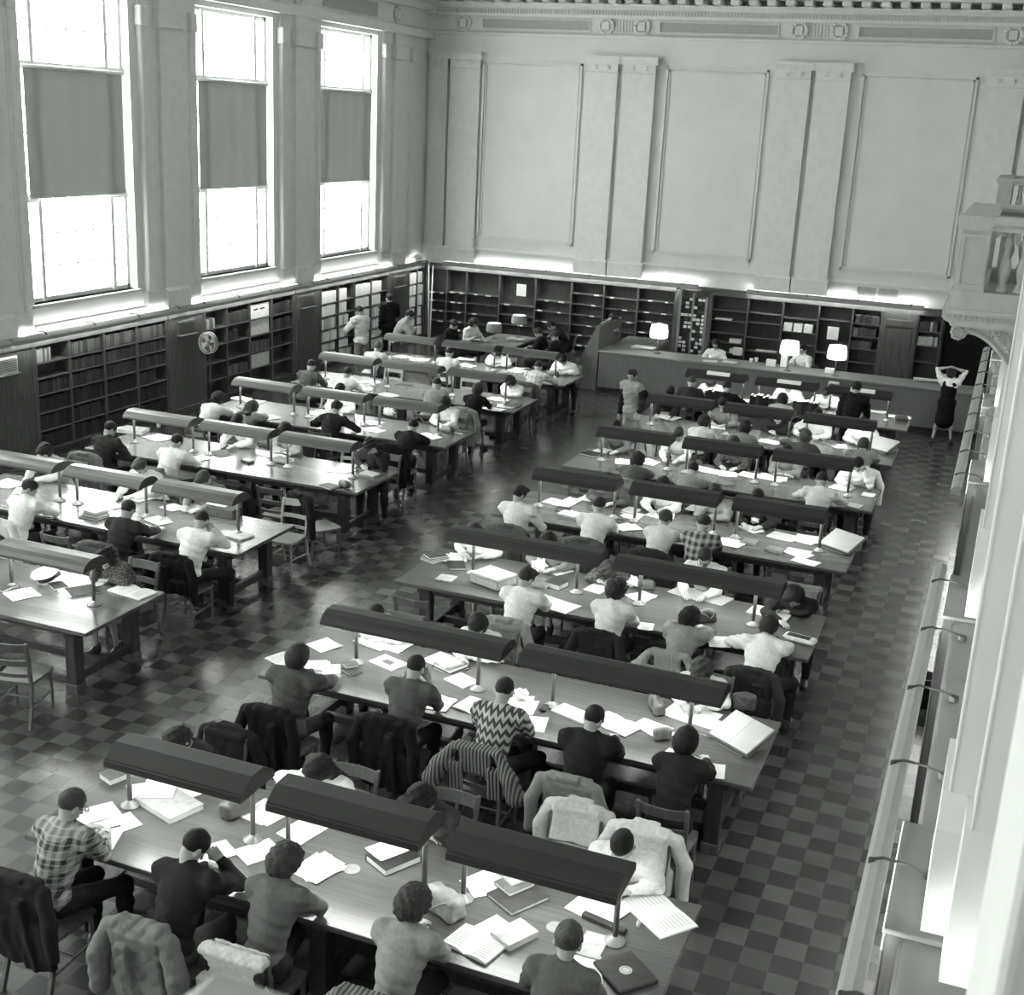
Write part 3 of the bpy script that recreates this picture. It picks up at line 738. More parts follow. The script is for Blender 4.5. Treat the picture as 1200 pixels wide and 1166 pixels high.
# ================================================================== COUNTER AND STUDY TABLE AT THE BACK
COUNT = mat('counter_oak', .145, .5, .4, noise=.1, scale=4, stretch=(6, 6, .5))
COUNTT = mat('counter_top', .24, .4, .45, noise=.12, scale=4, stretch=(.6, 6, 6))
o = empty('service_counter', (-4.3, 26.45, 0))
X0, X1 = -8.17+4.3, -.15+4.3
MB().box(X0+.02, X1, .06, .7, 0, .1).build('toe_kick', BOOKM[0], o)
b = MB().box(X0, X1, 0, .72, .1, .88)
for sx in (-7.0, -4.6, -1.62): b.box(sx+4.3-.004, sx+4.3+.004, -.004, 0, .1, .88)
b.build('front', COUNT, o)
MB().cbox(X0-.03, X1+.02, -.04, .78, .88, .92, .008).build('top', COUNTT, o)
MB().box(X0, X0+.95, .72, 2.3, .1, .86).build('return', COUNT, o)
MB().cbox(X0-.02, X0+.97, .78, 2.32, .86, .92, .008).build('return_top', COUNT, o)
tag(o, 'long pale oak service counter in front of the back wall', 'counter')
o = empty('reading_slope', (-8.2, 26.5, 0))
MB().prism([(-.02, .0), (-.02, 1.42), (-.08, 1.45), (-.46, .62), (-.46, .1), (-.4, .1), (-.4, 0)], 0, .05, 1).build('side_panel', COUNT, o)
MB().prism([(-.02, .0), (-.02, 1.42), (-.08, 1.45), (-.46, .62), (-.46, .1), (-.4, .1), (-.4, 0)], 1.65, 1.7, 1).build('side_panel', COUNT, o)
MB().prism([(-.02, 1.42), (-.08, 1.45), (-.46, .62), (-.40, .60)], .05, 1.65, 1).build('sloped_board', COUNT, o)
MB().box(-.055, -.02, .05, 1.65, .1, 1.41).build('back_panel', COUNT, o)
tag(o, 'sloping newspaper stand at the left end of the service counter', 'reading stand')
def desk_lamp(x, y, z, lab, r=.2, hgt=.27, zs=.36, lit=True):
    o = empty('desk_lamp', (x, y, z))
    MB().lathe([(.09, 0), (.09, .015), (.03, .03), (.015, .05)], n=16).build('base', BRASS, o, True)
    MB().tube([(0, 0, .03), (0, 0, zs+.12)], .012, 8).build('stem', BRASS, o, True)
    pr = [(r*.94, zs-.005), (r, zs+.02), (r*.98, zs+hgt*.6), (r*.86, zs+hgt), (r*.84, zs+hgt)]
    V = []; n = 24
    m = MB().lathe(pr[:4], n=n)
    m.f = m.f[:-2]
    if lit:
        m.build('lamp_shade', SHADELIT, o, True)
        MB().lathe([(.001, zs+.08), (.04, zs+.1), (.045, zs+.14), (.03, zs+.18), (.001, zs+.19)], n=10).build('bulb', TUBE, o, True)
    else:
        m.build('lamp_shade', HOODM, o, True)
        MB().tube([(0, 0, zs+hgt-.03), (0, 0, zs+hgt-.01)], r*.8, 20).build('diffuser', SHADELIT, o)
    tag(o, lab, 'lamp', 'lamps at the back of the room')
SHADELIT = bpy.data.materials.new('glowing_shade'); SHADELIT.use_nodes = True
_b = SHADELIT.node_tree.nodes['Principled BSDF']; _b.inputs['Base Color'].default_value = tint(.8); _b.inputs['Emission Color'].default_value = (1, 1, .99, 1); _b.inputs['Emission Strength'].default_value = 2.2
desk_lamp(-6.96, 26.85, .92, 'glowing white drum lamp on the counter near the left end')
desk_lamp(-4.05, 26.55, .92, 'glowing white drum lamp before the clerk in white')
desk_lamp(-3.08, 26.6, .92, 'glowing white drum lamp right of the clerk in white')
# small square study table
def legs4(o, hx, hy, s, h, m=LEGM):
    l0 = None
    for sx in (-1, 1):
        for sy in (-1, 1):
            MB().cbox(sx*hx-s, sx*hx+s, sy*hy-s, sy*hy+s, 0, h, .008).build('leg', m, o)
SX, SY = -10.74, 27.35
o = empty('study_table', (SX, SY, 0))
MB().cbox(-.52, .52, -.75, .75, .71, .75, .008).build('table_top', mat('study_top', .17, .35, .5, noise=.15, scale=4, stretch=(.6, 6, 6)), o)
MB().box(-.42, .42, -.65, .65, .6, .71).build('apron', LEGM, o); legs4(o, .42, .62, .045, .61)
tag(o, 'study table with two grey shaded lamps before the empty bookcase', 'table')
desk_lamp(-10.62, 27.8, .75, 'grey drum lamp glowing at the top, right one on the study table', .19, .2, .34, False)
desk_lamp(-11.05, 27.3, .75, 'grey drum lamp glowing at the top, left one on the study table', .19, .2, .17, False)
# wastebasket
o = empty('wastebasket', (-.19, 12.95, 0))
m = MB().lathe([(.085, 0), (.125, .34), (.13, .35), (.118, .345), (.08, .01)], n=20); m.build('bin', BOOKM[0], o, True)
MB().tube([(.127*math.cos(a*math.pi/10), .127*math.sin(a*math.pi/10), .348) for a in range(21)], .006, 5, False).build('rim', HOODM, o, True)
tag(o, 'tall black wastebasket on the bright floor under the light rail', 'wastebasket')
# ================================================================== READING TABLES
ZT = .762; TL, TD = 4.55, 1.265
RX, LX = -1.281-TL/2, -7.781-TL/2            # centres of the two columns
RY = [6.68, 9.66, 12.42, 15.26, 18.0, 20.78, 23.5]; LY = [9.68, 12.3, 15.17, 18.02, 20.93, 23.62]
RN = ['first right table', 'second right table', 'third right table', 'fourth right table', 'fifth right table', 'sixth right table', 'table by the counter']
LN = ['first left table', 'second left table', 'third left table', 'fourth left table', 'fifth left table', 'farthest left table']
TABLES = {}
for i, y in enumerate(RY): TABLES['R%d' % (i+1)] = (RX, y, RN[i])
for i, y in enumerate(LY): TABLES['L%d' % (i+1)] = (LX, y, LN[i])
t0 = empty('reading_table', (0, 0, 0))
MB().cbox(-TL/2, TL/2, -TD/2, TD/2, ZT-.042, ZT, .006).build('table_top', TABLEM, t0)
ap = MB(); hx, hy = TL/2-.22, TD/2-.17
for s in (-1, 1): ap.box(-hx, hx, s*hy-.015, s*hy+.015, ZT-.15, ZT-.042).box(s*hx-.015, s*hx+.015, -hy, hy, ZT-.15, ZT-.042)
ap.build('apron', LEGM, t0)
for sx in (-1, 0, 1):
    for sy in (-1, 1):
        m = MB(); x, y = sx*(TL/2-.315), sy*(TD/2-.265+.07)
        m.cbox(x-.065, x+.065, y-.065, y+.065, .0, ZT-.042, .006)
        for yy in (y-.068, y+.065): m.cbox(x-.05, x-.035, yy, yy+.004, .12, .6, .001).cbox(x+.035, x+.05, yy, yy+.004, .12, .6, .001)
        m.cbox(x-.075, x+.075, y-.075, y+.075, ZT-.17, ZT-.12, .01)
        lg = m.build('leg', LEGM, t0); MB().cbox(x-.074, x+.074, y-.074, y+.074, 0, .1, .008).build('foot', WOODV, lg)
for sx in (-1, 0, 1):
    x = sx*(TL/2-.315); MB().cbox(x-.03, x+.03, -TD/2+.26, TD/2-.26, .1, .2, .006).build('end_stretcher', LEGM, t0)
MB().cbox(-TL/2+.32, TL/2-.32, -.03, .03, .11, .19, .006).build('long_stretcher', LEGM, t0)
first_t = True
for key, (x, y, nm) in TABLES.items():
    if first_t: o = t0; o.location = (x, y, 0); first_t = False
    else: o = dup(t0, (x, y, 0))
    tag(o, 'long oak reading table, the '+nm, 'table', 'long reading tables')

# ------------------------------------------------------------------ canopy lamps
def hood_lamp(L, style, m, px0, px1):
    o = empty('table_lamp')
    if style == 'lip':
        out = [(-.215, 1.175), (-.215, 1.222), (-.2, 1.23), (-.2, 1.238), (-.075, 1.315), (.075, 1.315), (.2, 1.238), (.2, 1.23), (.215, 1.222), (.215, 1.175)]
    else:
        out = [(-.2, 1.17), (-.195, 1.195), (-.165, 1.235), (-.12, 1.265), (-.055, 1.285), (.055, 1.285), (.12, 1.265), (.165, 1.235), (.195, 1.195), (.2, 1.17)]
    inn = [(u*.955, max(z-.009, 1.1755 if style == 'lip' else 1.1705)) for u, z in out]
    n = len(out); V = []; Fo = []; Fi = []
    for x in (-L/2, L/2):
        V += [(x, u, z) for u, z in out]
    for i in range(n-1): Fo.append((i, i+1, n+i+1, n+i))
    Fo.append(tuple(range(n))); Fo.append(tuple(range(n, 2*n))[::-1])
    link('hood', V, Fo, m, o)
    V = []
    for x in (-L/2+.004, L/2-.004): V += [(x, u, z) for u, z in inn]
    Fi = [(i+n, n+i+1, i+1, i) for i in range(n-1)]+[tuple(range(n))[::-1], tuple(range(n, 2*n))]
    link('reflector', V, Fi, LAMPIN, o)
    zt = 1.25 if style == 'lip' else 1.235
    for s in (-1, 1): MB().tube([(-L/2+.06, s*.06, zt), (L/2-.06, s*.06, zt)], .016, 6).build('tube', TUBE, o)
    for x in (px0, px1):
        MB().tube([(x, 0, ZT+.02), (x, 0, 1.26)], .019, 10).build('post', BRASS, o, True)
        MB().lathe([(.072, ZT+.0005), (.072, ZT+.012), (.05, ZT+.02), (.046, ZT+.03), (.03, ZT+.036), (.022, ZT+.05)], (x, 0, 0), 18).build('base', BASEM, o, True)
    return o
LAMPS = {}
pl = {}
def place_lamp(kind, key, xc, yc, lab):
    L, st, m, a, b = kind
    if kind not in pl: pl[kind] = o = hood_lamp(*kind); o.location = (xc, yc, 0)
    else: o = dup(pl[kind], (xc, yc, 0))
    tag(o, lab, 'lamp', 'canopy lamps on the reading tables')
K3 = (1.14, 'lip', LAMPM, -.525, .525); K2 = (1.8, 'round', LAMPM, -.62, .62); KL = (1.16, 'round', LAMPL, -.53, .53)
for key, (x, y, nm) in TABLES.items():
    if key in ('R2', 'R3'):
        for dx, w in ((-.98, 'left'), (.98, 'right')): place_lamp(K2, key, x+dx, y, 'long dark canopy lamp, %s one of the pair on the %s' % (w, nm))
    else:
        for dx, w in ((-1.335, 'left'), (0, 'middle'), (1.335, 'right')):
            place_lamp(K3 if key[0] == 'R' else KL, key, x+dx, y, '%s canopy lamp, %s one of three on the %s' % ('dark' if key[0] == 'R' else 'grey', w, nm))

# ------------------------------------------------------------------ chairs
CHM = [mat('chair_oak', .10, .45, .4, noise=.25, scale=5, stretch=(5, 5, 1)), mat('chair_oak_pale', .34, .45, .4, noise=.15, scale=5, stretch=(5, 5, 1))]
def make_chair(cm, slats):
    o = empty('reading_chair')
    seat = MB(); n = 10
    poly = [(-.19, -.2), (.19, -.2), (.215, .1), (.2, .2), (.15, .215), (-.15, .215), (-.2, .2), (-.215, .1)]
    seat.prism(poly, .41, .438, 2); seat.build('seat', cm, o)
    for s in (-1, 1):
        MB().tube([(s*.185, .18, 0), (s*.18, .17, .41)], [.014, .02], 8).build('leg', cm, o)
        P = [(s*.19, -.29, 0), (s*.185, -.225, .2), (s*.18, -.2, .44), (s*.185, -.225, .65), (s*.19, -.275, .87)]
        V = MB()
        for i in range(len(P)-1):
            (x0, y0, z0), (x1, y1, z1) = P[i], P[i+1]; a, b = .014, .018
            V.add([(x0-a, y0-b, z0), (x0+a, y0-b, z0), (x0+a, y0+b, z0), (x0-a, y0+b, z0), (x1-a, y1-b, z1), (x1+a, y1-b, z1), (x1+a, y1+b, z1), (x1-a, y1+b, z1)],
                  [(0,3,2,1),(4,5,6,7),(0,1,5,4),(1,2,6,5),(2,3,7,6),(3,0,4,7)])
        V.build('back_post', cm, o)
    for z, hgt in slats:
        V = []; F = []; k = 8
        for i in range(k+1):
            x = -.176+.352*i/k; bow = .028*(1-(2*i/k-1)**2)
            for zz in (z, z+hgt):
                yc = np.interp(zz, [.2, .44, .65, .87], [-.225, -.2, -.225, -.275])-bow
                V += [(x, yc-.008, zz), (x, yc+.008, zz)]
        for i in range(k):
            b = 4*i; F += [(b, b+4, b+6, b+2), (b+1, b+3, b+7, b+5), (b, b+1, b+5, b+4), (b+2, b+6, b+7, b+3)]
        F += [(0, 2, 3, 1), (4*k, 4*k+1, 4*k+3, 4*k+2)]
        link('slat', V, F, cm, o)
    st = MB()
    for s in (-1, 1): st.tube([(s*.184, .175, .2), (s*.186, -.225, .18)], .01, 6)
    st.tube([(-.184, .0, .19), (.184, .0, .19)], .01, 6)
    st.build('stretcher', cm, o)
    return o
CH = [make_chair(CHM[0], [(.77, .09), (.62, .06), (.5, .04)]), make_chair(CHM[1], [(.78, .085), (.63, .05), (.5, .035)])]
usedc = [False, False]
def chair(x, y, face, lab, kind=0, rz=0):
    a = (0 if face > 0 else math.pi)+rz
    if not usedc[kind]: o = CH[kind]; usedc[kind] = True; o.location = (x, y, 0); o.rotation_euler = (0, 0, a)
    else: o = dup(CH[kind], (x, y, 0), a)
    tag(o, lab, 'chair', 'chairs at the reading tables')
    return o

# ================================================================== SMOOTH SHAPE MESHER (blended volumes -> one surface)
class Vol:
    def __init__(s): s.p = []
    def cone(s, a, b, r1, r2=None, k=.03, sub=False):
        s.p.append(('c', np.array(a, float), np.array(b, float), r1, r1 if r2 is None else r2, k, sub)); return s
    def chain(s, pts, rs, k=.03):
        for i in range(len(pts)-1): s.cone(pts[i], pts[i+1], rs[i], rs[i+1], k)
        return s
    def ell(s, c, r, R=None, k=.03, sub=False):
        s.p.append(('e', np.array(c, float), np.array(r, float), np.eye(3) if R is None else np.array(R, float), 0, k, sub)); return s
    def box(s, c, h, rad=.01, R=None, k=.02, sub=False):
        s.p.append(('b', np.array(c, float), np.array(h, float), np.eye(3) if R is None else np.array(R, float), rad, k, sub)); return s
    def bounds(s, q):
        t, a, b = q[0], q[1], q[2]
        if t == 'c': r = max(q[3], q[4]); return np.minimum(a, b)-r, np.maximum(a, b)+r
        e = np.sqrt(((q[3].T*b)**2).sum(1))+(q[4] if t == 'b' else 0)
        return a-e, a+e
    def mesh(s, h=.012, warp=None, disp=None):
        lo = np.min([s.bounds(q)[0] for q in s.p if not q[6]], 0)-3*h-.012; hi = np.max([s.bounds(q)[1] for q in s.p if not q[6]], 0)+3*h+.012
        n = np.ceil((hi-lo)/h).astype(int)+1
        ax = [lo[i]+h*np.arange(n[i]) for i in range(3)]
        D = np.full(n, .2, np.float32)
        for q in s.p:
            a, b = s.bounds(q); k = q[5]; mg = 2*h+k+.015
            i0 = np.maximum(((a-mg-lo)/h).astype(int), 0); i1 = np.minimum(((b+mg-lo)/h).astype(int)+2, n)
            if (i1 <= i0).any(): continue
            sl = tuple(slice(i0[j], i1[j]) for j in range(3))
            X = (ax[0][sl[0]][:, None, None]); Y = (ax[1][sl[1]][None, :, None]); Z = (ax[2][sl[2]][None, None, :])
            if q[0] == 'c':
                A, B = q[1], q[2]; ba = B-A; L2 = max(ba@ba, 1e-9)
                px, py, pz = X-A[0], Y-A[1], Z-A[2]
                t = np.clip((px*ba[0]+py*ba[1]+pz*ba[2])/L2, 0, 1)
                d = np.sqrt((px-t*ba[0])**2+(py-t*ba[1])**2+(pz-t*ba[2])**2)-(q[3]+(q[4]-q[3])*t)
            else:
                R = q[3]; c = q[1]; r = q[2]; px, py, pz = X-c[0], Y-c[1], Z-c[2]
                u = [px*R[0, j]+py*R[1, j]+pz*R[2, j] for j in range(3)]
                if q[0] == 'e':
                    k0 = np.sqrt(sum((u[j]/r[j])**2 for j in range(3))); k1 = np.sqrt(sum((u[j]/r[j]**2)**2 for j in range(3)))+1e-6
                    d = k0*(k0-1)/k1
                else:
                    qd = [np.abs(u[j])-r[j] for j in range(3)]
                    d = np.sqrt(sum(np.maximum(v, 0)**2 for v in qd))+np.minimum(np.maximum(qd[0], np.maximum(qd[1], qd[2])), 0)-q[4]
            d = d.astype(np.float32); O = D[sl]
            if q[6]:
                e = -d; g = np.maximum(k-np.abs(O-e), 0)/k; D[sl] = np.maximum(O, e)+g*g*k*.25
            else:
                g = np.maximum(k-np.abs(O-d), 0)/k; D[sl] = np.minimum(O, d)-g*g*k*.25
        if disp is not None:
            D = D+disp(ax[0][:, None, None], ax[1][None, :, None], ax[2][None, None, :]).astype(np.float32)
        return nets(D, lo, h)
def nets(D, lo, h):
    s = D < 0
    c = [s[i:s.shape[0]-1+i, j:s.shape[1]-1+j, k:s.shape[2]-1+k] for i in (0, 1) for j in (0, 1) for k in (0, 1)]
    cnt = sum(x.astype(np.int8) for x in c); act = (cnt > 0) & (cnt < 8)
    I = np.argwhere(act)
    if len(I) == 0: return np.zeros((0, 3)), np.zeros((0, 4), int)
    idx = np.full(act.shape, -1, np.int64); idx[act] = np.arange(len(I))
    cor = {}
    for i in (0, 1):
        for j in (0, 1):
            for k in (0, 1): cor[i, j, k] = D[I[:, 0]+i, I[:, 1]+j, I[:, 2]+k].astype(float)
    acc = np.zeros((len(I), 3)); num = np.zeros(len(I))
    for a in cor:
        for axn in range(3):
            if a[axn] == 0:
                b = list(a); b[axn] = 1; b = tuple(b); da, db = cor[a], cor[b]
                m = (da < 0) != (db < 0); t = np.where(m, da/(da-db+1e-12), 0)
                p = np.tile(np.array(a, float), (len(I), 1)); p[:, axn] = t
                acc[m] += p[m]; num[m] += 1
    V = (I+acc/num[:, None])*h+lo
    F = []
    for axn in range(3):
        o1, o2 = [(1, 2), (2, 0), (0, 1)][axn]
        sh = list(D.shape); sa = [slice(None)]*3; sb = [slice(None)]*3
        sa[axn] = slice(0, -1); sb[axn] = slice(1, None)
        A, B = s[tuple(sa)], s[tuple(sb)]
        E = np.argwhere(A != B)
        E = E[(E[:, o1] > 0) & (E[:, o2] > 0) & (E[:, o1] < D.shape[o1]-1) & (E[:, o2] < D.shape[o2]-1)]
        if len(E) == 0: continue
        q = []
        for d1, d2 in ((0, 0), (1, 0), (1, 1), (0, 1)):
            e = E.copy(); e[:, o1] -= d1; e[:, o2] -= d2; q.append(idx[e[:, 0], e[:, 1], e[:, 2]])
        Q = np.stack(q, 1); ins = A[E[:, 0], E[:, 1], E[:, 2]]
        Q[~ins] = Q[~ins][:, ::-1]; F.append(Q)
    return V, np.concatenate(F)
def link_np(name, V, F, m, parent=None, smooth=True):
    me = bpy.data.meshes.new(name)
    me.vertices.add(len(V)); me.vertices.foreach_set('co', np.asarray(V, np.float32).ravel())
    k = F.shape[1]
    me.loops.add(len(F)*k); me.polygons.add(len(F))
    me.polygons.foreach_set('loop_start', np.arange(0, len(F)*k, k, dtype=np.int32)); me.loops.foreach_set('vertex_index', F.astype(np.int32).ravel())
    me.update(calc_edges=True); me.validate()
    me.polygons.foreach_set('use_smooth', np.ones(len(me.polygons), bool))
    if m: me.materials.append(m)
    o = bpy.data.objects.new(name, me); COL.objects.link(o)
    if parent is not None: o.parent = parent
    return o

# ------------------------------------------------------------------ coats hung on chairs (chair frame: back leans along y = -.2-.163(z-.44))
def shear(V):
    V = V.copy(); V[:, 1] += -.2-.175*np.clip(V[:, 2]-.44, -.3, .5); return V
def coat_mesh(style):
    v = Vol(); k1 = .012
    if style == 'long':          # long overcoat to near the floor, shoulders over the chair back
        v.box((0, -.062, .70), (.185, .010, .20), .012).box((0, -.075, .42), (.225, .014, .16), .016, k=.06).box((-.07, -.11, .52), (.035, .012, .27), .014, k=.02).box((0, .034, .74), (.175, .005, .13), .008).box((0, -.01, .895), (.165, .05, .006), .014, k=.03).box((0, -.04, .925), (.09, .03, .012), .012, k=.02)
        for s in (-1, 1): v.cone((s*.12, -.02, .915), (s*.225, -.03, .86), .03, .05, .03); v.chain([(s*.225, -.03, .86), (s*.285, -.09, .66), (s*.285, -.12, .40)], [.05, .056, .046], k1)
    elif style == 'jacket':      # waist-length jacket, sleeves hanging
        v.box((0, -.062, .72), (.18, .010, .14), .012).box((0, -.072, .53), (.205, .014, .07), .016, k=.05).box((.06, -.095, .62), (.03, .01, .16), .013, k=.02).box((0, .034, .76), (.175, .005, .10), .008).box((0, -.01, .895), (.165, .05, .006), .014, k=.03).box((0, -.045, .925), (.085, .028, .012), .012, k=.02)
        for s in (-1, 1): v.cone((s*.12, -.02, .915), (s*.225, -.03, .86), .03, .052, .03); v.chain([(s*.225, -.03, .86), (s*.295, -.085, .67), (s*.30, -.115, .42)], [.052, .058, .05], k1)
    elif style == 'quilt':
        v.box((0, -.075, .66), (.165, .018, .21), .022).box((0, -.085, .44), (.18, .026, .05), .026, k=.05).box((0, .036, .74), (.17, .006, .13), .01).box((0, -.01, .90), (.16, .05, .008), .018, k=.03).box((.07, -.13, .58), (.025, .012, .22), .02, k=.02)
        for s in (-1, 1): v.cone((s*.12, -.02, .91), (s*.225, -.04, .86), .04, .06, .03); v.chain([(s*.225, -.04, .86), (s*.30, -.10, .66), (s*.32, -.13, .42)], [.06, .072, .062], k1)
    elif style == 'vest':        # upside down fur vest with big armholes
        v.box((0, -.07, .76), (.21, .012, .11), .018).box((-.16, -.10, .52), (.065, .02, .14), .022, k=.03).box((-.03, -.085, .56), (.05, .016, .1), .02, k=.03).box((.15, -.105, .50), (.085, .02, .15), .022, k=.03).cone((-.19, -.03, .88), (.19, -.03, .885), .036, .036, .05).box((0, .036, .78), (.18, .005, .1), .01)
        for s in (-1, 1): v.ell((s*.225, -.06, .78), (.05, .07, .09), sub=True, k=.015)
    elif style == 'knit':        # cardigan spread over the back
        v.box((0, -.06, .78), (.12, .010, .09), .012).box((0, -.01, .90), (.175, .05, .006), .014, k=.03).box((0, .034, .80), (.17, .005, .07), .008)
        for s in (-1, 1): v.chain([(s*.19, -.03, .885), (s*.3, -.09, .72), (s*.36, -.12, .57)], [.04, .065, .085], .03); v.box((s*.17, -.085, .62), (.045, .012, .13), .014, k=.03)
    A = {'long': .009, 'jacket': .007, 'quilt': .003, 'vest': .002, 'knit': .004}[style]
    def disp(X, Y, Z):
        f = np.clip((.90-Z)*2.2, 0, 1)
        d = A*f*(np.sin(25*X+4*Z+1.6*np.sin(6*Z+4*X))+.45*np.sin(58*X-7*Z+2+np.sin(11*Z)))+.0022*np.sin(21*Z+30*X+6*np.sin(5*X))
        if style == 'quilt': d = d-.007*np.abs(np.sin(30*(X+Z)))*np.abs(np.sin(30*(X-Z)))
        if style == 'knit': d = d+.003*np.sin(220*X)
        if style == 'vest': d = d+.0025*np.sin(130*X+40*Z)*np.sin(120*Z+50*Y)
        return d
    V, F = v.mesh(.0085, disp=disp)
    return shear(V), F
COATS = {}
def coat(ch, style, m, lab, mirror=1, scale=(1, 1, 1)):
    if style not in COATS:
        V, F = coat_mesh(style); o = link_np('coat', V, F, None); o.data.materials.append(m); COATS[style] = o
    else: o = COATS[style].copy(); COL.objects.link(o)
    o.material_slots[0].link = 'OBJECT'; o.material_slots[0].material = m
    o.location = ch.location; o.rotation_euler = ch.rotation_euler; o.scale = (mirror*scale[0], scale[1], scale[2])
    o.name = {'vest': 'fur_vest', 'quilt': 'quilted_jacket', 'knit': 'cardigan', 'jacket': 'jacket', 'long': 'overcoat'}[style]
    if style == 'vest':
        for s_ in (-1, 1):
            v = Vol(); v.ell((s_*.185, -.088, .77), (.045, .016, .075)); V, F = v.mesh(.008); link_np('armhole_shade', shear(V), F, BOOKM[0], o)  # dark patches paint the shade inside the armholes
    tag(o, lab, 'coat', 'coats hung on chair backs')
    return o
# ================================================================== PEOPLE
SKIN = [mat('skin_%d' % i, v, .55, .35, noise=.05, scale=30) for i, v in enumerate((.36, .31, .39))]
def cloth(v, fuzz=0):
    v = v if v > .45 else v*.62 if v > .1 else v*.4
    return mat('cloth_%d' % round(v*1000), v, .85, .15, noise=.12, scale=40, bump=.25, bscale=120, sheen=fuzz)
def hairm(v): return mat('hair_%d' % round(v*1000), v*.6, .5, .22, noise=.5, scale=30, stretch=(5, 5, .8), bump=.6, bscale=90)
SHOE = mat('shoe_leather', .03, .35, .5)
EYE = mat('eye_dark', .02, .2, .5)
def pattern(name, kind, dark, light):
    m = bpy.data.materials.new(name); m.use_nodes = True; nt = m.node_tree; b = nt.nodes['Principled BSDF']; N = nt.nodes.new; L = nt.links.new
    tc = N('ShaderNodeTexCoord'); sp = N('ShaderNodeSeparateXYZ'); L(tc.outputs['Object'], sp.inputs[0])
    def M(op, a, c=None):
        n = N('ShaderNodeMath'); n.operation = op
        for i, v in enumerate((a, c)):
            if v is None: continue
            if isinstance(v, (int, float)): n.inputs[i].default_value = v
            else: L(v, n.inputs[i])
        return n.outputs[0]
    x, y, z = sp.outputs
    if kind == 'plaid':
        u = M('SINE', M('MULTIPLY', x, 95)); w = M('SINE', M('MULTIPLY', M('SUBTRACT', z, M('MULTIPLY', y, .5)), 75))
        f = M('MULTIPLY', M('ADD', M('ADD', M('GREATER_THAN', u, .0), M('GREATER_THAN', w, .0)), M('GREATER_THAN', M('SINE', M('MULTIPLY', z, 150)), .8)), .4)
    elif kind == 'check':
        f = M('MULTIPLY', M('ADD', M('GREATER_THAN', M('SINE', M('MULTIPLY', x, 75)), 0), M('GREATER_THAN', M('SINE', M('MULTIPLY', z, 75)), 0)), .5)
    elif kind == 'zigzag':
        zz = M('ADD', M('MULTIPLY', z, 78), M('MULTIPLY', M('PINGPONG', x, .03), 120)); f = M('GREATER_THAN', M('SINE', zz), .0)
    elif kind == 'stripe':
        f = M('GREATER_THAN', M('SINE', M('MULTIPLY', x, 210)), 0)
    elif kind == 'blot':
        n = N('ShaderNodeTexVoronoi'); n.inputs['Scale'].default_value = 55; L(tc.outputs['Object'], n.inputs['Vector']); f = M('LESS_THAN', n.outputs['Distance'], .33)
    mx = N('ShaderNodeMix'); mx.data_type = 'RGBA'; mx.inputs['A'].default_value = tint(dark); mx.inputs['B'].default_value = tint(light)
    L(f, mx.inputs['Factor']); L(mx.outputs['Result'], b.inputs['Base Color']); b.inputs['Roughness'].default_value = .85
    return m
PAT = {'plaid': pattern('plaid_flannel', 'plaid', .03, .38), 'check': pattern('dark_check', 'check', .03, .4), 'zigzag': pattern('zigzag_knit', 'zigzag', .05, .42), 'ribknit': pattern('rib_knit', 'stripe', .04, .2),
       'finecheck': pattern('fine_pale_check', 'check', .45, .75), 'darkstripe': pattern('dark_stripe', 'stripe', .05, .12), 'blot': pattern('spotted_dark', 'blot', .03, .2), 'paleblot': pattern('spotted_pale', 'blot', .25, .75)}
def top_mat(t): return PAT[t] if isinstance(t, str) else cloth(t)
def rotx(a): c, s = math.cos(a), math.sin(a); return np.array([[1,0,0],[0,c,-s],[0,s,c]])
def roty(a): c, s = math.cos(a), math.sin(a); return np.array([[c,0,s],[0,1,0],[-s,0,c]])
def rotz(a): c, s = math.cos(a), math.sin(a); return np.array([[c,-s,0],[s,c,0],[0,0,1]])
def ddir(a): return np.array([0, math.sin(a), math.cos(a)])
# ---- hands, modelled right-handed: wrist at origin, fingers along +y, palm down (-z), thumb towards -x
def hand_mesh(style):
    v = Vol()
    v.box((0, .045, 0), (.026, .034, .006), .009, k=.012); v.cone((0, -.02, 0), (0, .02, 0), .021, .024, .015)
    curl = {'flat': (.25, .3, .25), 'write': (.7, .9, .6), 'fist': (1.1, 1.4, 1.0)}[style]
    for i, (x, L) in enumerate(((-.028, .068), (-.0095, .076), (.0095, .071), (.027, .056))):
        p = np.array([x, .082-.006*abs(i-1), .0]); a = .05*(i-1.4); ang = 0; r = .0085-.0006*(i == 3)
        for j, (c, f) in enumerate(zip(curl, (.45, .32, .23))):
            ang += c*(1+.12*(i-1)*(style != 'flat')); q = p+L*f*np.array([math.sin(a)*math.cos(ang), math.cos(ang)*math.cos(a), -math.sin(ang)])
            v.cone(p, q, r, r*.9, .006); p = q; r *= .92
    tp = [(-.026, .02, -.004), (-.046, .045, -.012), (-.05 if style == 'flat' else -.034, .072, -.022), (-.048 if style == 'flat' else -.02, .095, -.028)]
    v.chain(tp, [.013, .011, .0098, .0085], .008)
    return v.mesh(.0045)
HANDS = {k: hand_mesh(k) for k in ('flat', 'write', 'fist')}
def shoe_mesh():
    v = Vol(); v.ell((0, .02, .04), (.042, .07, .045), k=.03).ell((0, .11, .03), (.045, .09, .032), k=.03).cone((0, -.02, .05), (0, -.02, .095), .042, .042); v.box((0, .08, -.03), (.2, .4, .028), .002, sub=True, k=.004)
    return v.mesh(.011)
SHOEV = shoe_mesh(); SHOE_ME = None
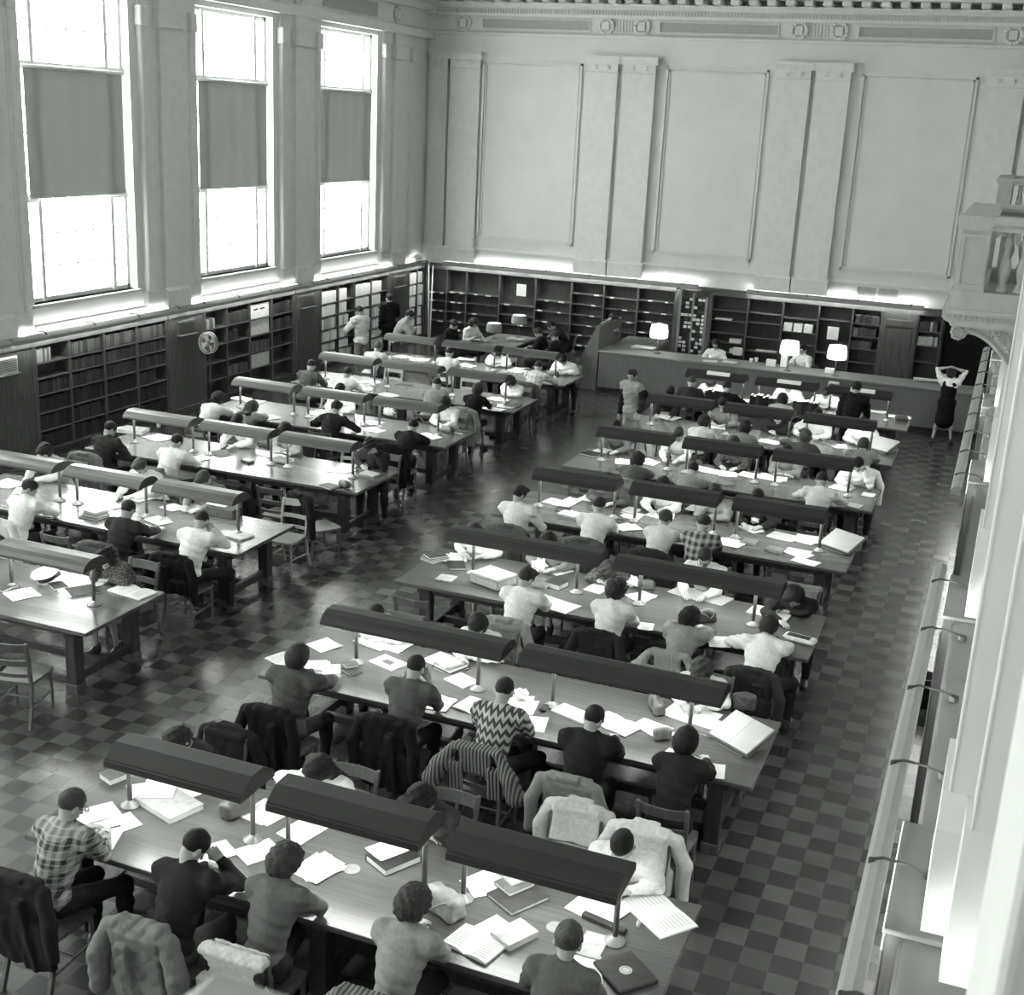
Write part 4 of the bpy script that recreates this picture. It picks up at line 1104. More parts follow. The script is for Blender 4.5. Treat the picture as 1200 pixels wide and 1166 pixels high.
def ik(S, T, l1, l2, hint):
    d = T-S; L = np.linalg.norm(d); L2 = min(max(L, .12), (l1+l2)*.995)
    if L > L2: T = S+d/L*L2
    d = T-S; L = np.linalg.norm(d); u = d/L
    a = (l1*l1-l2*l2+L*L)/(2*L); hh = math.sqrt(max(l1*l1-a*a, 0))
    w = hint-u*(hint@u); w = w/(np.linalg.norm(w)+1e-9)
    return S+u*a+w*hh, T
EDGE = .23
def spine(lean, nod, s, side=0, P=None):
    """joints of the trunk for a forward lean (radians)"""
    P = np.array([0, 0, .602]) if P is None else P
    a1, a2 = lean*.75, lean*1.15
    W = P+.2*ddir(a1); C = W+.16*ddir(a2); N_ = C+.135*ddir(a2); a3 = lean*.62+nod*.42
    H = N_+.152*ddir(a3)
    if side:
        for q, f in ((W, .25), (C, .55), (N_, .8), (H, 1.0)): q[0] += side*f
    return P, W, C, N_, H, a1, a2
def person(name_loc, face, lab, sex='m', hair='short', ht=.04, top=.6, sleeve='long', bot=.05, lean=.5, nod=.5, yaw=0, tilt=0, arms=('write', 'rest'), s=.97, glasses=False, legs='in', stand=False, h=.012, side=0, turn=0, collar=True, face_on=False, jacket=None, skin=0, targets=None, hand=None, dress=None, edge=.25, sleeves=None, tleg=None):
    EDGE = edge
    x, y = name_loc
    root = empty('person', (x, y, 0), (0 if face > 0 else math.pi)+turn); root.scale = (s, s, s)
    f = sex == 'f'
    z0 = .0
    P0 = None
    if stand: P0 = np.array([0, 0, .93])
    P, W, C, N_, H, a1, a2 = spine(lean, nod, s, side, P0)
    R1, R2 = rotx(-a1), rotx(-a2)
    HR = rotz(-yaw) @ rotx(-(nod+lean*.35)) @ roty(tilt)
    sw = .155 if f else .178
    sh = {sd: N_-.045*ddir(a2)+np.array([sd*sw, .01, 0]) for sd in (1, -1)}
    et = ZT/s
    # arms
    jt = {}
    hp = {}
    for sd, st in ((1, arms[0]), (-1, arms[1])):
        S_ = sh[sd]; hint = np.array([sd*.6, -.25, -1.0]); hs = 'flat'
        fr = max(0, N_[1]-.1)
        if st == 'write': T = np.array([sd*.09, max(EDGE+.15, fr+.17), et+.072]); hint = np.array([sd*.55, -.35, -1.0]); hs = 'write'
        elif st == 'rest': T = np.array([sd*.12, max(EDGE+.17, fr+.19), et+.053]); hint = np.array([sd*.55, -.35, -1.0])
        elif st == 'cross': T = np.array([-sd*.02, max(EDGE+.1, fr+.13), et+.053]); hint = np.array([sd*.9, -.1, -.8])
        elif st == 'wide': T = np.array([sd*.26, max(EDGE+.15, fr+.12), et+.053]); hint = np.array([sd*1.0, -.2, -.3])
        elif st == 'far': T = np.array([sd*.08, N_[1]+.38, et+.053]); hint = np.array([sd*1.0, 0, -.5])
        elif st == 'head': T = H+HR@np.array([sd*.105, .02, .0])+np.array([0, .02, -.06]); hint = np.array([sd*.5, .9, -1.0]); hs = 'fist'
        elif st == 'cheek': T = H+HR@np.array([sd*.075, .06, -.085])+np.array([0, .01, -.055]); hint = np.array([sd*.5, .7, -1.0]); hs = 'fist'
        elif st == 'top': T = H+HR@np.array([sd*.05, .09, .07])+np.array([sd*.03, 0, -.05]); hint = np.array([sd*.8, .6, -.8]); hs = 'fist'
        elif st == 'lap': T = np.array([sd*.1, .25, .68]); hint = np.array([sd*.7, -.6, -.4])
        elif st == 'hold': T = np.array([sd*.11, C[1]+.26, C[2]-.05]); hint = np.array([sd*1, -.4, -.6]); hs = 'write'
        elif st == 'down': T = np.array([sd*.24, .06, .80]); hint = np.array([sd*.4, -1, 0])
        elif st == 'pocket': T = np.array([sd*.21, .04, .95]); hint = np.array([sd*1, -.8, 0])
        elif st == 'behind': T = H+HR@np.array([sd*.06, -.02, .12]); hint = np.array([sd*1, .15, .25]); hs = 'fist'
        elif st == 'lean': T = np.array([sd*.2, .45, .84]); hint = np.array([sd*1, -.3, 0])
        if targets and targets.get(sd) is not None: T = np.array(targets[sd], float)
        if st in ('head', 'cheek', 'top') and not stand:
            Et = np.array([sd*.21, max(EDGE+.07, S_[1]+.08), et+.066]); E_ = S_+(Et-S_)/np.linalg.norm(Et-S_)*min(np.linalg.norm(Et-S_), .33)
            d_ = T-E_; T = E_+d_/np.linalg.norm(d_)*min(np.linalg.norm(d_), .27)
        else: E_, T = ik(S_, T, .285, .25, hint)
        if not stand and st not in ('lap', 'hold', 'behind'): 
            if E_[1] > EDGE-.32: E_[2] = max(E_[2], et+.066)
        jt[sd] = (S_, E_, T); hp[sd] = hs
    # legs
    lj = {}
    for sd in (1, -1):
        if stand:
            hpj = P+np.array([sd*.09, 0, -.03]); sp = .1+.03*(legs == 'wide')*2
            kn = np.array([sd*(.1+.04*(legs == 'wide')), .03, .5]); an = np.array([sd*(.11+.08*(legs == 'wide')), 0 if sd > 0 else -.02, .09])
        else:
            hpj = P+np.array([sd*.085, .02, -.01]); kn = np.array([sd*(.1 if f else .13), .44, .535])
            yy = {'in': .36, 'back': .16, 'out': .6}[legs]
            an = np.array([sd*.1, yy+(.1 if sd > 0 else 0), .1])
            if tleg is not None:
                if abs(tleg) < .12: kn[0] = tleg+sd*.2; an[0] = tleg+sd*.19
                else:
                    q = -np.sign(tleg)*max(0, .33-abs(tleg)); kn[0] += q; an[0] += q*1.1
        lj[sd] = (hpj, kn, an)
    def head(v, inf=0):
        o = lambda *p: H+HR@np.array(p)
        v.ell(o(0, -.012, .03), (.074+inf, .094+inf, .085+inf), HR, k=.03)
        v.cone(o(0, .02, -.025), o(0, .052, -.082), .06, .03, .03)
        v.cone(o(0, .085, .005), o(0, .103, -.03), .009, .014, .015); v.ell(o(0, .082, -.058), (.024, .014, .011), HR, k=.012)
        v.cone(o(-.045, .078, .028), o(.045, .078, .028), .012, .012, .018)
        for sd in (1, -1):
            v.ell(o(sd*.031, .094, .006), (.014, .012, .011), HR, k=.012, sub=True); v.ell(o(sd*.077, -.012, -.01), (.012, .02, .032), HR, k=.01)
        v.cone(N_-.03*ddir(a2), o(0, -.012, -.05), .056 if not f else .049, .055 if not f else .048, .03)
    def trunk(v, t, k=.04):
        sx = .92 if f else 1
        v.ell(P, (.168*(1.04 if f else 1)+t, .125+t, .12+t), R1, k=k).ell(W, ((.125 if f else .142)+t, .1+t, .16+t), R1, k=k)
        v.ell(C, (.165*sx+t, .118+t, .175+t), R2, k=k); v.cone(sh[-1], sh[1], .06+t, .06+t, k); v.cone(N_, sh[1], .045+t, .055+t, k); v.cone(N_, sh[-1], .045+t, .055+t, k)
        if f: 
            for sd in (1, -1): v.ell(C+R2@np.array([sd*.07, .085, .0]), (.06, .055, .06), R2, k=.04)
    def arm(v, t, sd, full=True, k=.03, cut=1.0):
        S_, E_, T = jt[sd]; q = .9 if f else 1
        v.chain([S_, S_+(E_-S_)*.5, E_], [(.056+t)*q, (.05+t)*q, (.04+t)*q], k)
        if full:
            e2 = E_+(T-E_)*cut; v.chain([E_, E_+(e2-E_)*.4, e2], [(.04+t)*q, (.041+t)*q, (.028+t*.9)*q], k*.6)
    def leg(v, t, sd, k=.03, lowcut=1.0):
        a, b, c = lj[sd]; c2 = b+(c-b)*lowcut
        v.chain([a, b], [.078+t, .056+t], k).chain([b, b+(c2-b)*.35, c2], [.054+t, .05+t, (.036+.014*(1-lowcut))+t], k*.7)
    # body: one continuous surface, hands finer and joined in
    v = Vol(); trunk(v, -.012); head(v)
    for sd in (1, -1): arm(v, -.004, sd); leg(v, -.012, sd)
    V, F = v.mesh(h if not face_on else min(h, .009))
    Vs, Fs = [V], [F]
    for sd in (1, -1):
        S_, E_, T = jt[sd]; hv, hf = HANDS[hand or hp[sd]]
        d = T-E_; d /= np.linalg.norm(d)
        st = arms[0] if sd > 0 else arms[1]
        if st in ('write', 'rest', 'cross', 'wide', 'far', 'lean'):
            yv = np.array([d[0], d[1], 0]); yv /= np.linalg.norm(yv)+1e-9; zv = np.array([0, 0, 1.0])
        else:
            yv = d; zv = np.cross(np.array([0, 0, 1.0]), yv)*sd if abs(yv[2]) > .8 else np.array([0, 0, 1.0])
            zv = zv-yv*(zv@yv); zv /= np.linalg.norm(zv)+1e-9
        xv = np.cross(yv, zv)
        Mx = np.stack([xv, yv, zv], 1); q = hv.copy(); q[:, 0] *= sd; ff = hf if sd > 0 else hf[:, ::-1]
        off = T if st not in ('write',) else T
        q = q @ Mx.T + off
        n = sum(len(a) for a in Vs); Vs.append(q); Fs.append(ff+n)
    link_np('body', np.concatenate(Vs), np.concatenate(Fs), SKIN[skin], root)
    # clothes
    ph = rnd.random()*6
    def wr(A):
        return lambda X, Y, Z: A*(np.sin(38*X+22*Z+ph)*np.sin(30*Y-26*Z+ph*2)+.7*np.sin(70*Z+18*X+20*Y+ph))
    v = Vol(); t = .012 if jacket is None else .022
    trunk(v, t, .05)
    cutv = .95
    for sd in (1, -1): arm(v, t, sd, sleeve != 'short', .04, cutv if sleeve == 'long' else .3)
    if collar: v.cone(N_-.02*ddir(a2), N_+.035*ddir(a2*.6), .064, .06, .015)
    if f or top != .9: pass
    V, F = v.mesh(h, disp=wr(.0052 if jacket is None else .0065))
    link_np({'m': 'shirt', 'f': 'blouse'}[sex] if jacket is None else 'jacket', V, F, top_mat(top), root)
    if sleeves:
        v = Vol()
        for sd in (1, -1): arm(v, t+.007, sd, True, .04, .95)
        V, F = v.mesh(h, disp=wr(.004)); link_np('sleeves', V, F, cloth(sleeves), root)
    if dress:
        v = Vol(); v.ell(W, (.16, .128, .2), R1, k=.08).ell(C-.05*ddir(a2), (.165, .14, .15), R2, k=.05).ell(P, (.19, .145, .14), k=.05)
        for sd in (1, -1): v.cone(C+R2@np.array([sd*.09, -.06, .05]), sh[sd]+np.array([-sd*.06, 0, .06]), .055, .035, .03)
        V, F = v.mesh(h); link_np('dress', V, F, cloth(bot), root)
    v = Vol()
    if f:
        if stand:
            v.ell(P, (.19, .14, .14), k=.05).chain([P, (0, .01, .55)], [.17, .2], .05)
        else:
            v.ell(P, (.185, .14, .115), R1, k=.05)
            for sd in (1, -1): a, b, c = lj[sd]; v.cone(a, b+(b-a)*.05, .09, .075, .06)
            v.cone(P+np.array([0, .1, -.02]), (0, .42, .53), .07, .06, .06)
        V, F = v.mesh(.014, disp=wr(.004)); link_np('skirt', V, F, cloth(bot), root)
    else:
        v.ell(P+np.array([0, 0, -.015]), (.182, .14, .115 if not stand else .13), R1, k=.04)
        for sd in (1, -1): leg(v, .008, sd, .04)
        V, F = v.mesh(.014, disp=wr(.004)); link_np('trousers', V, F, cloth(bot), root)
    global SHOE_ME
    for sd in (1, -1):
        if SHOE_ME is None:
            so_ = link_np('shoe', SHOEV[0], SHOEV[1], SHOE, root); SHOE_ME = so_.data
        else:
            so_ = bpy.data.objects.new('shoe', SHOE_ME); COL.objects.link(so_); so_.parent = root
        an = lj[sd][2]; so_.location = (an[0], an[1], .003); so_.rotation_euler = (0, 0, -sd*.15)
    # hair
    if hair != 'bald':
        o = lambda *p: H+HR@np.array(p)
        v = Vol(); t = {'crew': .007, 'short': .012, 'wave': .018, 'bob': .02, 'curly': .026, 'long': .018, 'bun': .014, 'set': .026}[hair]
        v.ell(o(0, -.016, .036), (.074+t, .094+t, .085+t), HR, k=.02)
        if hair in ('bob', 'long', 'set', 'curly', 'wave'):
            w_ = {'bob': .025, 'long': .02, 'set': .022, 'curly': .02, 'wave': .01}[hair]
            v.ell(o(0, -.03, -.02), (.074+w_, .085+w_*.8, {'bob': .105, 'long': .11, 'set': .09, 'curly': .085, 'wave': .07}[hair]), HR, k=.04)
        if hair == 'long':
            for sx in (-.05, 0, .05): v.chain([o(sx, -.08, 0), N_+np.array([sx*1.3, -.05, .03]), N_+R2@np.array([sx*1.4, -.12, -.13])], [.05, .05, .035], .03)
            if face < 0:
                for sx in (-.085, .085): v.chain([o(sx, .0, .02), o(sx*1.05, .03, -.12)], [.03, .03], .03)
        if hair == 'bun': v.ell(o(0, -.115, .02), (.045, .04, .045), HR, k=.012)
        if hair in ('short', 'wave'): v.ell(o(.02, .055, .105), (.05, .045, .025), HR, k=.03)
        cut = -.085 if hair in ('crew', 'short') else -.11
        v.box(o(0, .15, -.055), (.068 if hair not in ('crew', 'short') else .1, .085, .09), .012, HR, k=.02, sub=True)
        if hair in ('crew', 'short', 'bun'):
            v.box(o(0, .03, -.135), (.2, .2, .075), .005, HR@rotx(.38), k=.015, sub=True)
            for sd in (1, -1): v.ell(o(sd*.09, .0, -.03), (.025, .03, .04), HR, k=.01, sub=True)
        A = {'curly': .007, 'set': .006, 'wave': .004, 'bob': .0025, 'long': .003}.get(hair, .0015)
        dd = lambda X, Y, Z: A*(np.sin(110*X+ph)*np.sin(105*Y+ph)+np.sin(95*Z+60*X+ph))
        V, F = v.mesh(min(h, .0095), disp=dd); link_np('hair', V, F, hairm(ht), root)
    if face_on or face < 0:
        for sd in (1, -1):
            e = Vol(); e.ell(H+HR@np.array([sd*.031, .085, .006]), (.011, .009, .006), HR); V, F = e.mesh(.004); link_np('eye', V, F, EYE, root)
    if glasses:
        g = MB(); o = lambda *p: H+HR@np.array(p)
        for sd in (1, -1):
            g.tube([o(sd*.033+.021*math.cos(a), .108, .005+.016*math.sin(a)) for a in np.linspace(0, 2*math.pi, 13)], .003, 5, False); g.tube([o(sd*.055, .105, .01), o(sd*.078, .04, .008), o(sd*.08, -.01, .0)], .003, 5)
        g.tube([o(-.012, .11, .008), o(.012, .11, .008)], .003, 5); g.build('glasses', EYE, root)
    tag(root, lab, 'person')
    return root
def solve(px, py, yp, face, nod, s, side=0, offs=0):
    """lean and place so that the head comes to rest where it is seen"""
    best = None
    for i in range(0, 75):
        ln = i/75*1.2
        P, W, C, N_, H, a1, a2 = spine(ln, nod, s, 0)
        hy = yp+face*H[1]*s; q = at(px, py, hy, 1); e = abs(q[2]-(H[2]+.02)*s)
        if best is None or e < best[0]: best = (e, ln, q[0])
    return best
PEOPLE = []
ERR = []
CHAIRMAN = {}
def seat(px, py, table, sd, lab, coat_=None, ch=0, nochair=False, dx=0, **kw):
    """sd 'N' = on the side nearer the camera (seen from behind), 'F' = on the far side (facing the camera)"""
    tx, ty, nm = TABLES[table]; face = 1 if sd == 'N' else -1
    s = kw.get('s', .97); nod = kw.setdefault('nod', .55)
    ye = ty-face*TD/2; ln = kw.pop('lean', .42 if sd == 'N' else .5)
    H = spine(ln, nod, s)[4]; q = at(px, py, (H[2]+.02)*s); xx = q[0]; yp = q[1]-face*H[1]*s
    g = (ye-yp)*face
    if g < .19 or g > .5:
        g = .19 if g < .19 else .5; yp = ye-face*g; e, ln, xx = solve(px, py, yp, face, nod, s)
        if e > .06: ERR.append((lab, round(e, 2), round(ln, 2), round(g, 2)))
    kw['edge'] = g/s; kw['lean'] = ln
    for q in (-1.96, 0, 1.96):
        d_ = (tx+q-xx-dx)*face
        if abs(d_) < .33: kw['tleg'] = d_/s
    kw.setdefault('h', .0115 if ty < 14 else .0135)
    p = person((xx+dx, yp), face, lab, **kw)
    PEOPLE.append((xx, yp, table, sd, lab))
    if not nochair:
        c = chair(xx+dx, yp+face*.005, face, 'wooden chair under the '+short(lab), ch)
        if coat_:
            st, tone, cl = coat_; mm = PAT[tone] if isinstance(tone, str) else cloth(tone)
            coat(c, st, mm, cl+' behind the '+short(lab), mirror=rnd.choice((1, -1)), scale=(rnd.uniform(.93, 1.03), 1, rnd.uniform(.97, 1.02)))
    return p
def short(l): return l
def short(l): return l.split('|')[0]
_person = person
def person(loc, face, lab, **kw): return _person(loc, face, lab.replace('|', ' '), **kw)
M_ = dict(sex='m'); 
# ---- nearest right-hand table
seat(84, 941, 'R1', 'N', 'man in plaid shirt at first right table|wearing glasses and reading', ('long', .05, 'dark overcoat'), hair='crew', ht=.09, top='plaid', arms=('write', 'rest'), yaw=.35, nod=.45, glasses=True, h=.0085, bot=.04)
seat(228, 990, 'R1', 'N', 'dark-jacketed man scratching his head at first right table|', ('quilt', .26, 'quilted jacket'), hair='crew', ht=.02, top=.055, arms=('top', 'rest'), yaw=.5, nod=.7, h=.0085, bot=.12)
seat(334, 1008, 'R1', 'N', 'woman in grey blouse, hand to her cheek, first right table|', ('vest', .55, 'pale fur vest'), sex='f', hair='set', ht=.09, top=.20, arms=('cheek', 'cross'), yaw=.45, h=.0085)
seat(484, 1058, 'R1', 'N', 'woman in pale cardigan at first right table|with wavy dark hair', ('knit', 'ribknit', 'knit lined dark coat'), sex='f', hair='set', ht=.075, top=.45, arms=('cross', 'rest'), yaw=.35, h=.0085)
seat(666, 1101, 'R1', 'N', 'woman with a bun at first right table|in a grey sweater', None, sex='f', hair='bun', ht=.12, top=.16, arms=('rest', 'rest'), yaw=-.1, h=.0085)
seat(203, 864, 'R1', 'F', 'dark-haired man slumped behind the left lamp of first right table|', ('long', .03, 'black overcoat'), hair='wave', ht=.045, top=.05, arms=('cross', 'cross'), yaw=.4, nod=.9, h=.009, dx=.05)
seat(372, 901, 'R1', 'F', 'long-haired woman in white sweater at first right table|', None, sex='f', hair='long', ht=.03, top=.72, arms=('wide', 'rest'), nod=.9, yaw=-.2, h=.009)
seat(494, 935, 'R1', 'F', 'man in dark sweater bent over behind middle lamp, first right table|', None, hair='wave', ht=.025, top=.07, arms=('cross', 'head'), nod=.7, yaw=.5, glasses=True, h=.009)
seat(730, 988, 'R1', 'F', 'man in white sweater writing at first right table|', ('jacket', .6, 'white coat'), hair='crew', ht=.035, top=.68, arms=('rest', 'write'), nod=.75, yaw=.1, h=.009)
c_ = chair(-2.36, RY[0]+TD/2+.30, -1, 'empty chair under a pale coat between two people, first right table'); coat(c_, 'jacket', cloth(.5), 'pale coat over an empty chair behind the lamp gap, first right table')
# ---- second right-hand table
seat(349, 768, 'R2', 'N', 'boy in grey jacket at second right table|leftmost on the near side', ('long', .025, 'long black overcoat'), hair='bob', ht=.05, top=.11, jacket=1, arms=('rest', 'rest'), h=.009)
seat(487, 781, 'R2', 'N', 'man holding his head at second right table|in a grey sweater', ('long', .03, 'dark raincoat'), hair='crew', ht=.03, top=.13, sleeve='short', arms=('head', 'head'), h=.009)
seat(591, 808, 'R2', 'N', 'man in zigzag sweater at second right table|', ('knit', 'ribknit', 'striped knit cardigan'), hair='crew', ht=.035, top='zigzag', arms=('rest', 'rest'), h=.009)
seat(696, 841, 'R2', 'N', 'man in dark jacket at second right table|turned to his papers', ('jacket', .38, 'pale jacket'), hair='crew', ht=.02, top=.04, jacket=1, arms=('write', 'rest'), yaw=.3, h=.009, bot=.03)
seat(804, 868, 'R2', 'N', 'dark-haired woman at the right end of second right table|in black', None, sex='f', hair='bob', ht=.018, top=.045, arms=('rest', 'rest'), h=.009, yaw=.15)
seat(442, 718, 'R2', 'F', 'man in white shirt asleep behind the lamp, second right table|', None, hair='crew', ht=.03, top=.75, arms=('cross', 'cross'), nod=1.0, h=.0105)
seat(560, 731, 'R2', 'F', 'dark-haired woman in glasses behind the lamp, second right table|', None, sex='f', hair='bob', ht=.03, top=.75, arms=('rest', 'cross'), nod=.6, yaw=-.2, glasses=True, h=.0105)
seat(822, 785, 'R2', 'F', 'curly-haired woman in white at second right table|', None, sex='f', hair='curly', ht=.10, top=.75, arms=('rest', 'write'), nod=.8, h=.0105)
# ---- third right-hand table
seat(617, 676, 'R3', 'N', 'man in white shirt at third right table|beside the grey box', ('jacket', .45, 'pale jacket'), hair='short', ht=.05, top=.72, arms=('rest', 'rest'), yaw=.35, h=.0105)
seat(722, 691, 'R3', 'N', 'curly-haired woman in white blouse at third right table|', ('jacket', .05, 'dark coat'), sex='f', hair='curly', ht=.045, top=.7, arms=('rest', 'cross'), yaw=.35, h=.0105)
seat(808, 724, 'R3', 'N', 'woman with dark bobbed hair at third right table|in a pale sweater', ('knit', .42, 'pale cardigan'), sex='f', hair='set', ht=.025, top=.42, arms=('rest', 'rest'), yaw=.5, h=.0105)
seat(901, 733, 'R3', 'N', 'boy in white short sleeves at third right table|hand to his head', ('jacket', .09, 'crumpled dark coat'), hair='wave', ht=.045, top=.78, sleeve='short', arms=('head', 'wide'), yaw=.1, h=.0105)
seat(555, 623, 'R3', 'F', 'woman in white behind the left lamp of third right table|', None, sex='f', hair='bob', ht=.06, top=.7, arms=('rest', 'rest'), nod=.8)
seat(642, 633, 'R3', 'F', 'dark-haired woman half hidden by the lamp, third right table|', None, sex='f', hair='bob', ht=.03, top=.3, arms=('rest', 'rest'), nod=.7)
seat(712, 668, 'R3', 'F', 'woman in spotted dark top in the lamp gap, third right table|', None, sex='f', hair='curly', ht=.05, top='blot', arms=('rest', 'cross'), nod=.8, lean=.75)
seat(826, 652, 'R3', 'F', 'man in glasses and white shirt at third right table|facing the camera', None, hair='crew', ht=.04, top=.78, arms=('rest', 'rest'), nod=.5, glasses=True, face_on=True)
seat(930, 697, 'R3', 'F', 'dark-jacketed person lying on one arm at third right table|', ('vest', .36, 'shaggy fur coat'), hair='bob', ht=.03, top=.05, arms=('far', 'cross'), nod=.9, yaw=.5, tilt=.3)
chair(at(505, 700, .7)[0], RY[2]-TD/2-.36, 1, 'empty wooden chair at the left end of third right table')
# ---- fourth right-hand table
seat(609, 578, 'R4', 'N', 'man in white shirt at fourth right table|leftmost on the near side', ('jacket', .16, 'grey jacket'), hair='short', ht=.03, top=.72, arms=('hold', 'rest'), yaw=.5)
seat(702, 592, 'R4', 'N', 'man in dark-collared white shirt at fourth right table|', ('jacket', .17, 'mid grey jacket'), hair='crew', ht=.03, top=.7, arms=('rest', 'rest'))
seat(783, 608, 'R4', 'N', 'woman with rolled hair at fourth right table|in a white blouse', ('long', .08, 'dark coat'), sex='f', hair='bun', ht=.10, top=.62, arms=('cheek', 'rest'), yaw=.3, dx=-.04)
seat(820, 612, 'R4', 'N', 'man in dark checked shirt at fourth right table|', None, hair='crew', ht=.04, top='check', arms=('rest', 'rest'), yaw=.25, dx=.05)
seat(777, 567, 'R4', 'F', 'dark-haired person in white writing at fourth right table|', None, hair='wave', ht=.03, top=.7, arms=('rest', 'write'), nod=.8)
seat(838, 577, 'R4', 'F', 'grey-sweatered person behind the middle lamp, fourth right table|', None, hair='wave', ht=.06, top=.35, arms=('cheek', 'cross'), nod=.6)
seat(888, 582, 'R4', 'F', 'dark-haired person in dark jacket at fourth right table|behind the right lamp', None, hair='short', ht=.02, top=.06, arms=('rest', 'rest'), nod=.5)
seat(712, 562, 'R4', 'F', 'dark-haired person hidden behind the left lamp, fourth right table|', None, hair='short', ht=.03, top=.12, arms=('rest', 'rest'), nod=.6)
# ---- fifth right-hand table
seat(747, 539, 'R5', 'N', 'curly-haired woman in grey sweater at fifth right table|', ('jacket', .42, 'pale grey jacket'), sex='f', hair='curly', ht=.035, top=.16, arms=('rest', 'rest'), yaw=.3)
seat(812, 550, 'R5', 'N', 'dark-haired man in pale sweater at fifth right table|', None, hair='crew', ht=.02, top=.45, arms=('rest', 'rest'))
seat(963, 562, 'R5', 'N', 'man in white shirt near the right end of fifth right table|', None, hair='short', ht=.04, top=.68, arms=('wide', 'wide'), nod=.8)
chair(at(690, 556, .75)[0], RY[4]-TD/2-.34, 1, 'empty wooden chair at the left end of fifth right table')
chair(at(868, 584, .75)[0], RY[4]-TD/2-.36, 1, 'empty chair between two people on the near side of fifth right table')
seat(722, 500, 'R5', 'F', 'dark-haired person by the left lamp of fifth right table|', None, hair='short', ht=.02, top=.2, arms=('rest', 'rest'), nod=.7)
seat(795, 508, 'R5', 'F', 'fair-haired person in white behind the lamps, fifth right table|', None, hair='short', ht=.10, top=.78, arms=('rest', 'rest'), nod=.6)
seat(860, 519, 'R5', 'F', 'person in spotted top behind the middle lamp, fifth right table|', None, sex='f', hair='bob', ht=.07, top='blot', arms=('rest', 'rest'), nod=.6)
seat(922, 529, 'R5', 'F', 'grey-sweatered person behind the right lamp, fifth right table|', None, hair='wave', ht=.06, top=.3, arms=('cross', 'cross'), nod=.7)
seat(1006, 543, 'R5', 'F', 'man in white, hand to head, right end of fifth table|', ('jacket', .7, 'white jacket'), hair='crew', ht=.018, top=.75, arms=('rest', 'head'), nod=.7)
# ---- sixth right-hand table
seat(825, 494, 'R6', 'N', 'curly-haired woman in white at sixth right table|', None, sex='f', hair='curly', ht=.04, top=.72, arms=('rest', 'rest'))
seat(873, 501, 'R6', 'N', 'dark-bobbed woman in grey at sixth right table|', None, sex='f', hair='set', ht=.025, top=.4, arms=('rest', 'rest'), yaw=-.2)
seat(944, 512, 'R6', 'N', 'grey-haired woman in grey at sixth right table|', None, sex='f', hair='set', ht=.13, top=.15, arms=('rest', 'rest'))
seat(1012, 521, 'R6', 'N', 'curly-haired person at the right end of sixth right table|', None, hair='wave', ht=.08, top=.35, arms=('rest', 'rest'))
c_ = chair(at(758, 500, .85)[0], RY[5]-TD/2-.42, 1, 'chair under a white coat at the left of sixth right table'); coat(c_, 'jacket', cloth(.78), 'ruffled white coat over a chair at the left of sixth right table')
seat(847, 473, 'R6', 'F', 'man in grey V-necked sweater between the lamps of sixth right table|', None, hair='short', ht=.02, top=.25, arms=('rest', 'rest'), nod=.4, face_on=True)
seat(786, 459, 'R6', 'F', 'dark-haired person in black by the left lamp, sixth right table|', None, hair='short', ht=.02, top=.035, arms=('rest', 'rest'), nod=.6)
seat(912, 488, 'R6', 'F', 'person in black hidden by the middle lamp, sixth right table|', None, hair='short', ht=.02, top=.03, arms=('rest', 'cross'), nod=.6)
seat(958, 486, 'R6', 'F', 'person in white behind the right lamp, sixth right table|', None, hair='short', ht=.02, top=.78, arms=('wide', 'rest'), nod=.6)
seat(1012, 496, 'R6', 'F', 'second person in white behind the right lamp, sixth right table|at the table end', None, hair='wave', ht=.03, top=.78, arms=('rest', 'rest'), nod=.6)
# ---- table by the counter
seat(811, 447, 'R7', 'N', 'man in dark sweater at the table by the counter|', None, hair='crew', ht=.10, top=.09, arms=('rest', 'rest'))
seat(852, 453, 'R7', 'N', 'man in black jacket leaning at the table by the counter|', None, hair='short', ht=.03, top=.03, arms=('wide', 'rest'), yaw=-.3)
seat(917, 468, 'R7', 'N', 'dark-haired woman in pale top at the table by the counter|', None, sex='f', hair='set', ht=.04, top=.5, arms=('rest', 'rest'))
seat(833, 448, 'R7', 'F', 'dark-haired woman in white scarf, table by the counter|', None, sex='f', hair='bob', ht=.03, top=.75, arms=('rest', 'rest'), nod=.7)
seat(924, 452, 'R7', 'F', 'person in white behind the middle lamp, table by the counter|', None, hair='short', ht=.1, top=.78, arms=('rest', 'rest'), nod=.7)
seat(968, 460, 'R7', 'F', 'person in white behind the right lamp, table by the counter|', None, hair='short', ht=.05, top=.78, arms=('rest', 'rest'), nod=.7)
# ---- left column, nearest first
seat(124, 652, 'L1', 'F', 'dark-haired woman in spotted coat at first left table|', None, sex='f', hair='curly', ht=.03, top='blot', arms=('head', 'cross'), nod=.8, h=.0105)
chair(at(32, 745, .8)[0]-.02, LY[0]-TD/2-.42, 1, 'empty wooden chair on the near side of first left table', rz=.25)
seat(34, 571, 'L2', 'N', 'man in white shirt turning sideways at second left table|', ('jacket', .62, 'white coat'), hair='crew', ht=.04, top=.78, arms=('cheek', 'cross'), yaw=.8, h=.0105)
seat(150, 596, 'L2', 'N', 'man in dark sweater at second left table|', ('jacket', .14, 'grey jacket'), hair='crew', ht=.04, top=.075, arms=('rest', 'rest'), h=.0105)
seat(236, 609, 'L2', 'N', 'man in white sweater, head on hand, second left table|', ('jacket', .025, 'black jacket'), hair='crew', ht=.03, top=.78, arms=('head', 'rest'), nod=.8, yaw=-.2, h=.0105)
chair(at(92, 622, .8)[0], LY[1]-TD/2-.42, 1, 'empty wooden chair on the near side of second left table')
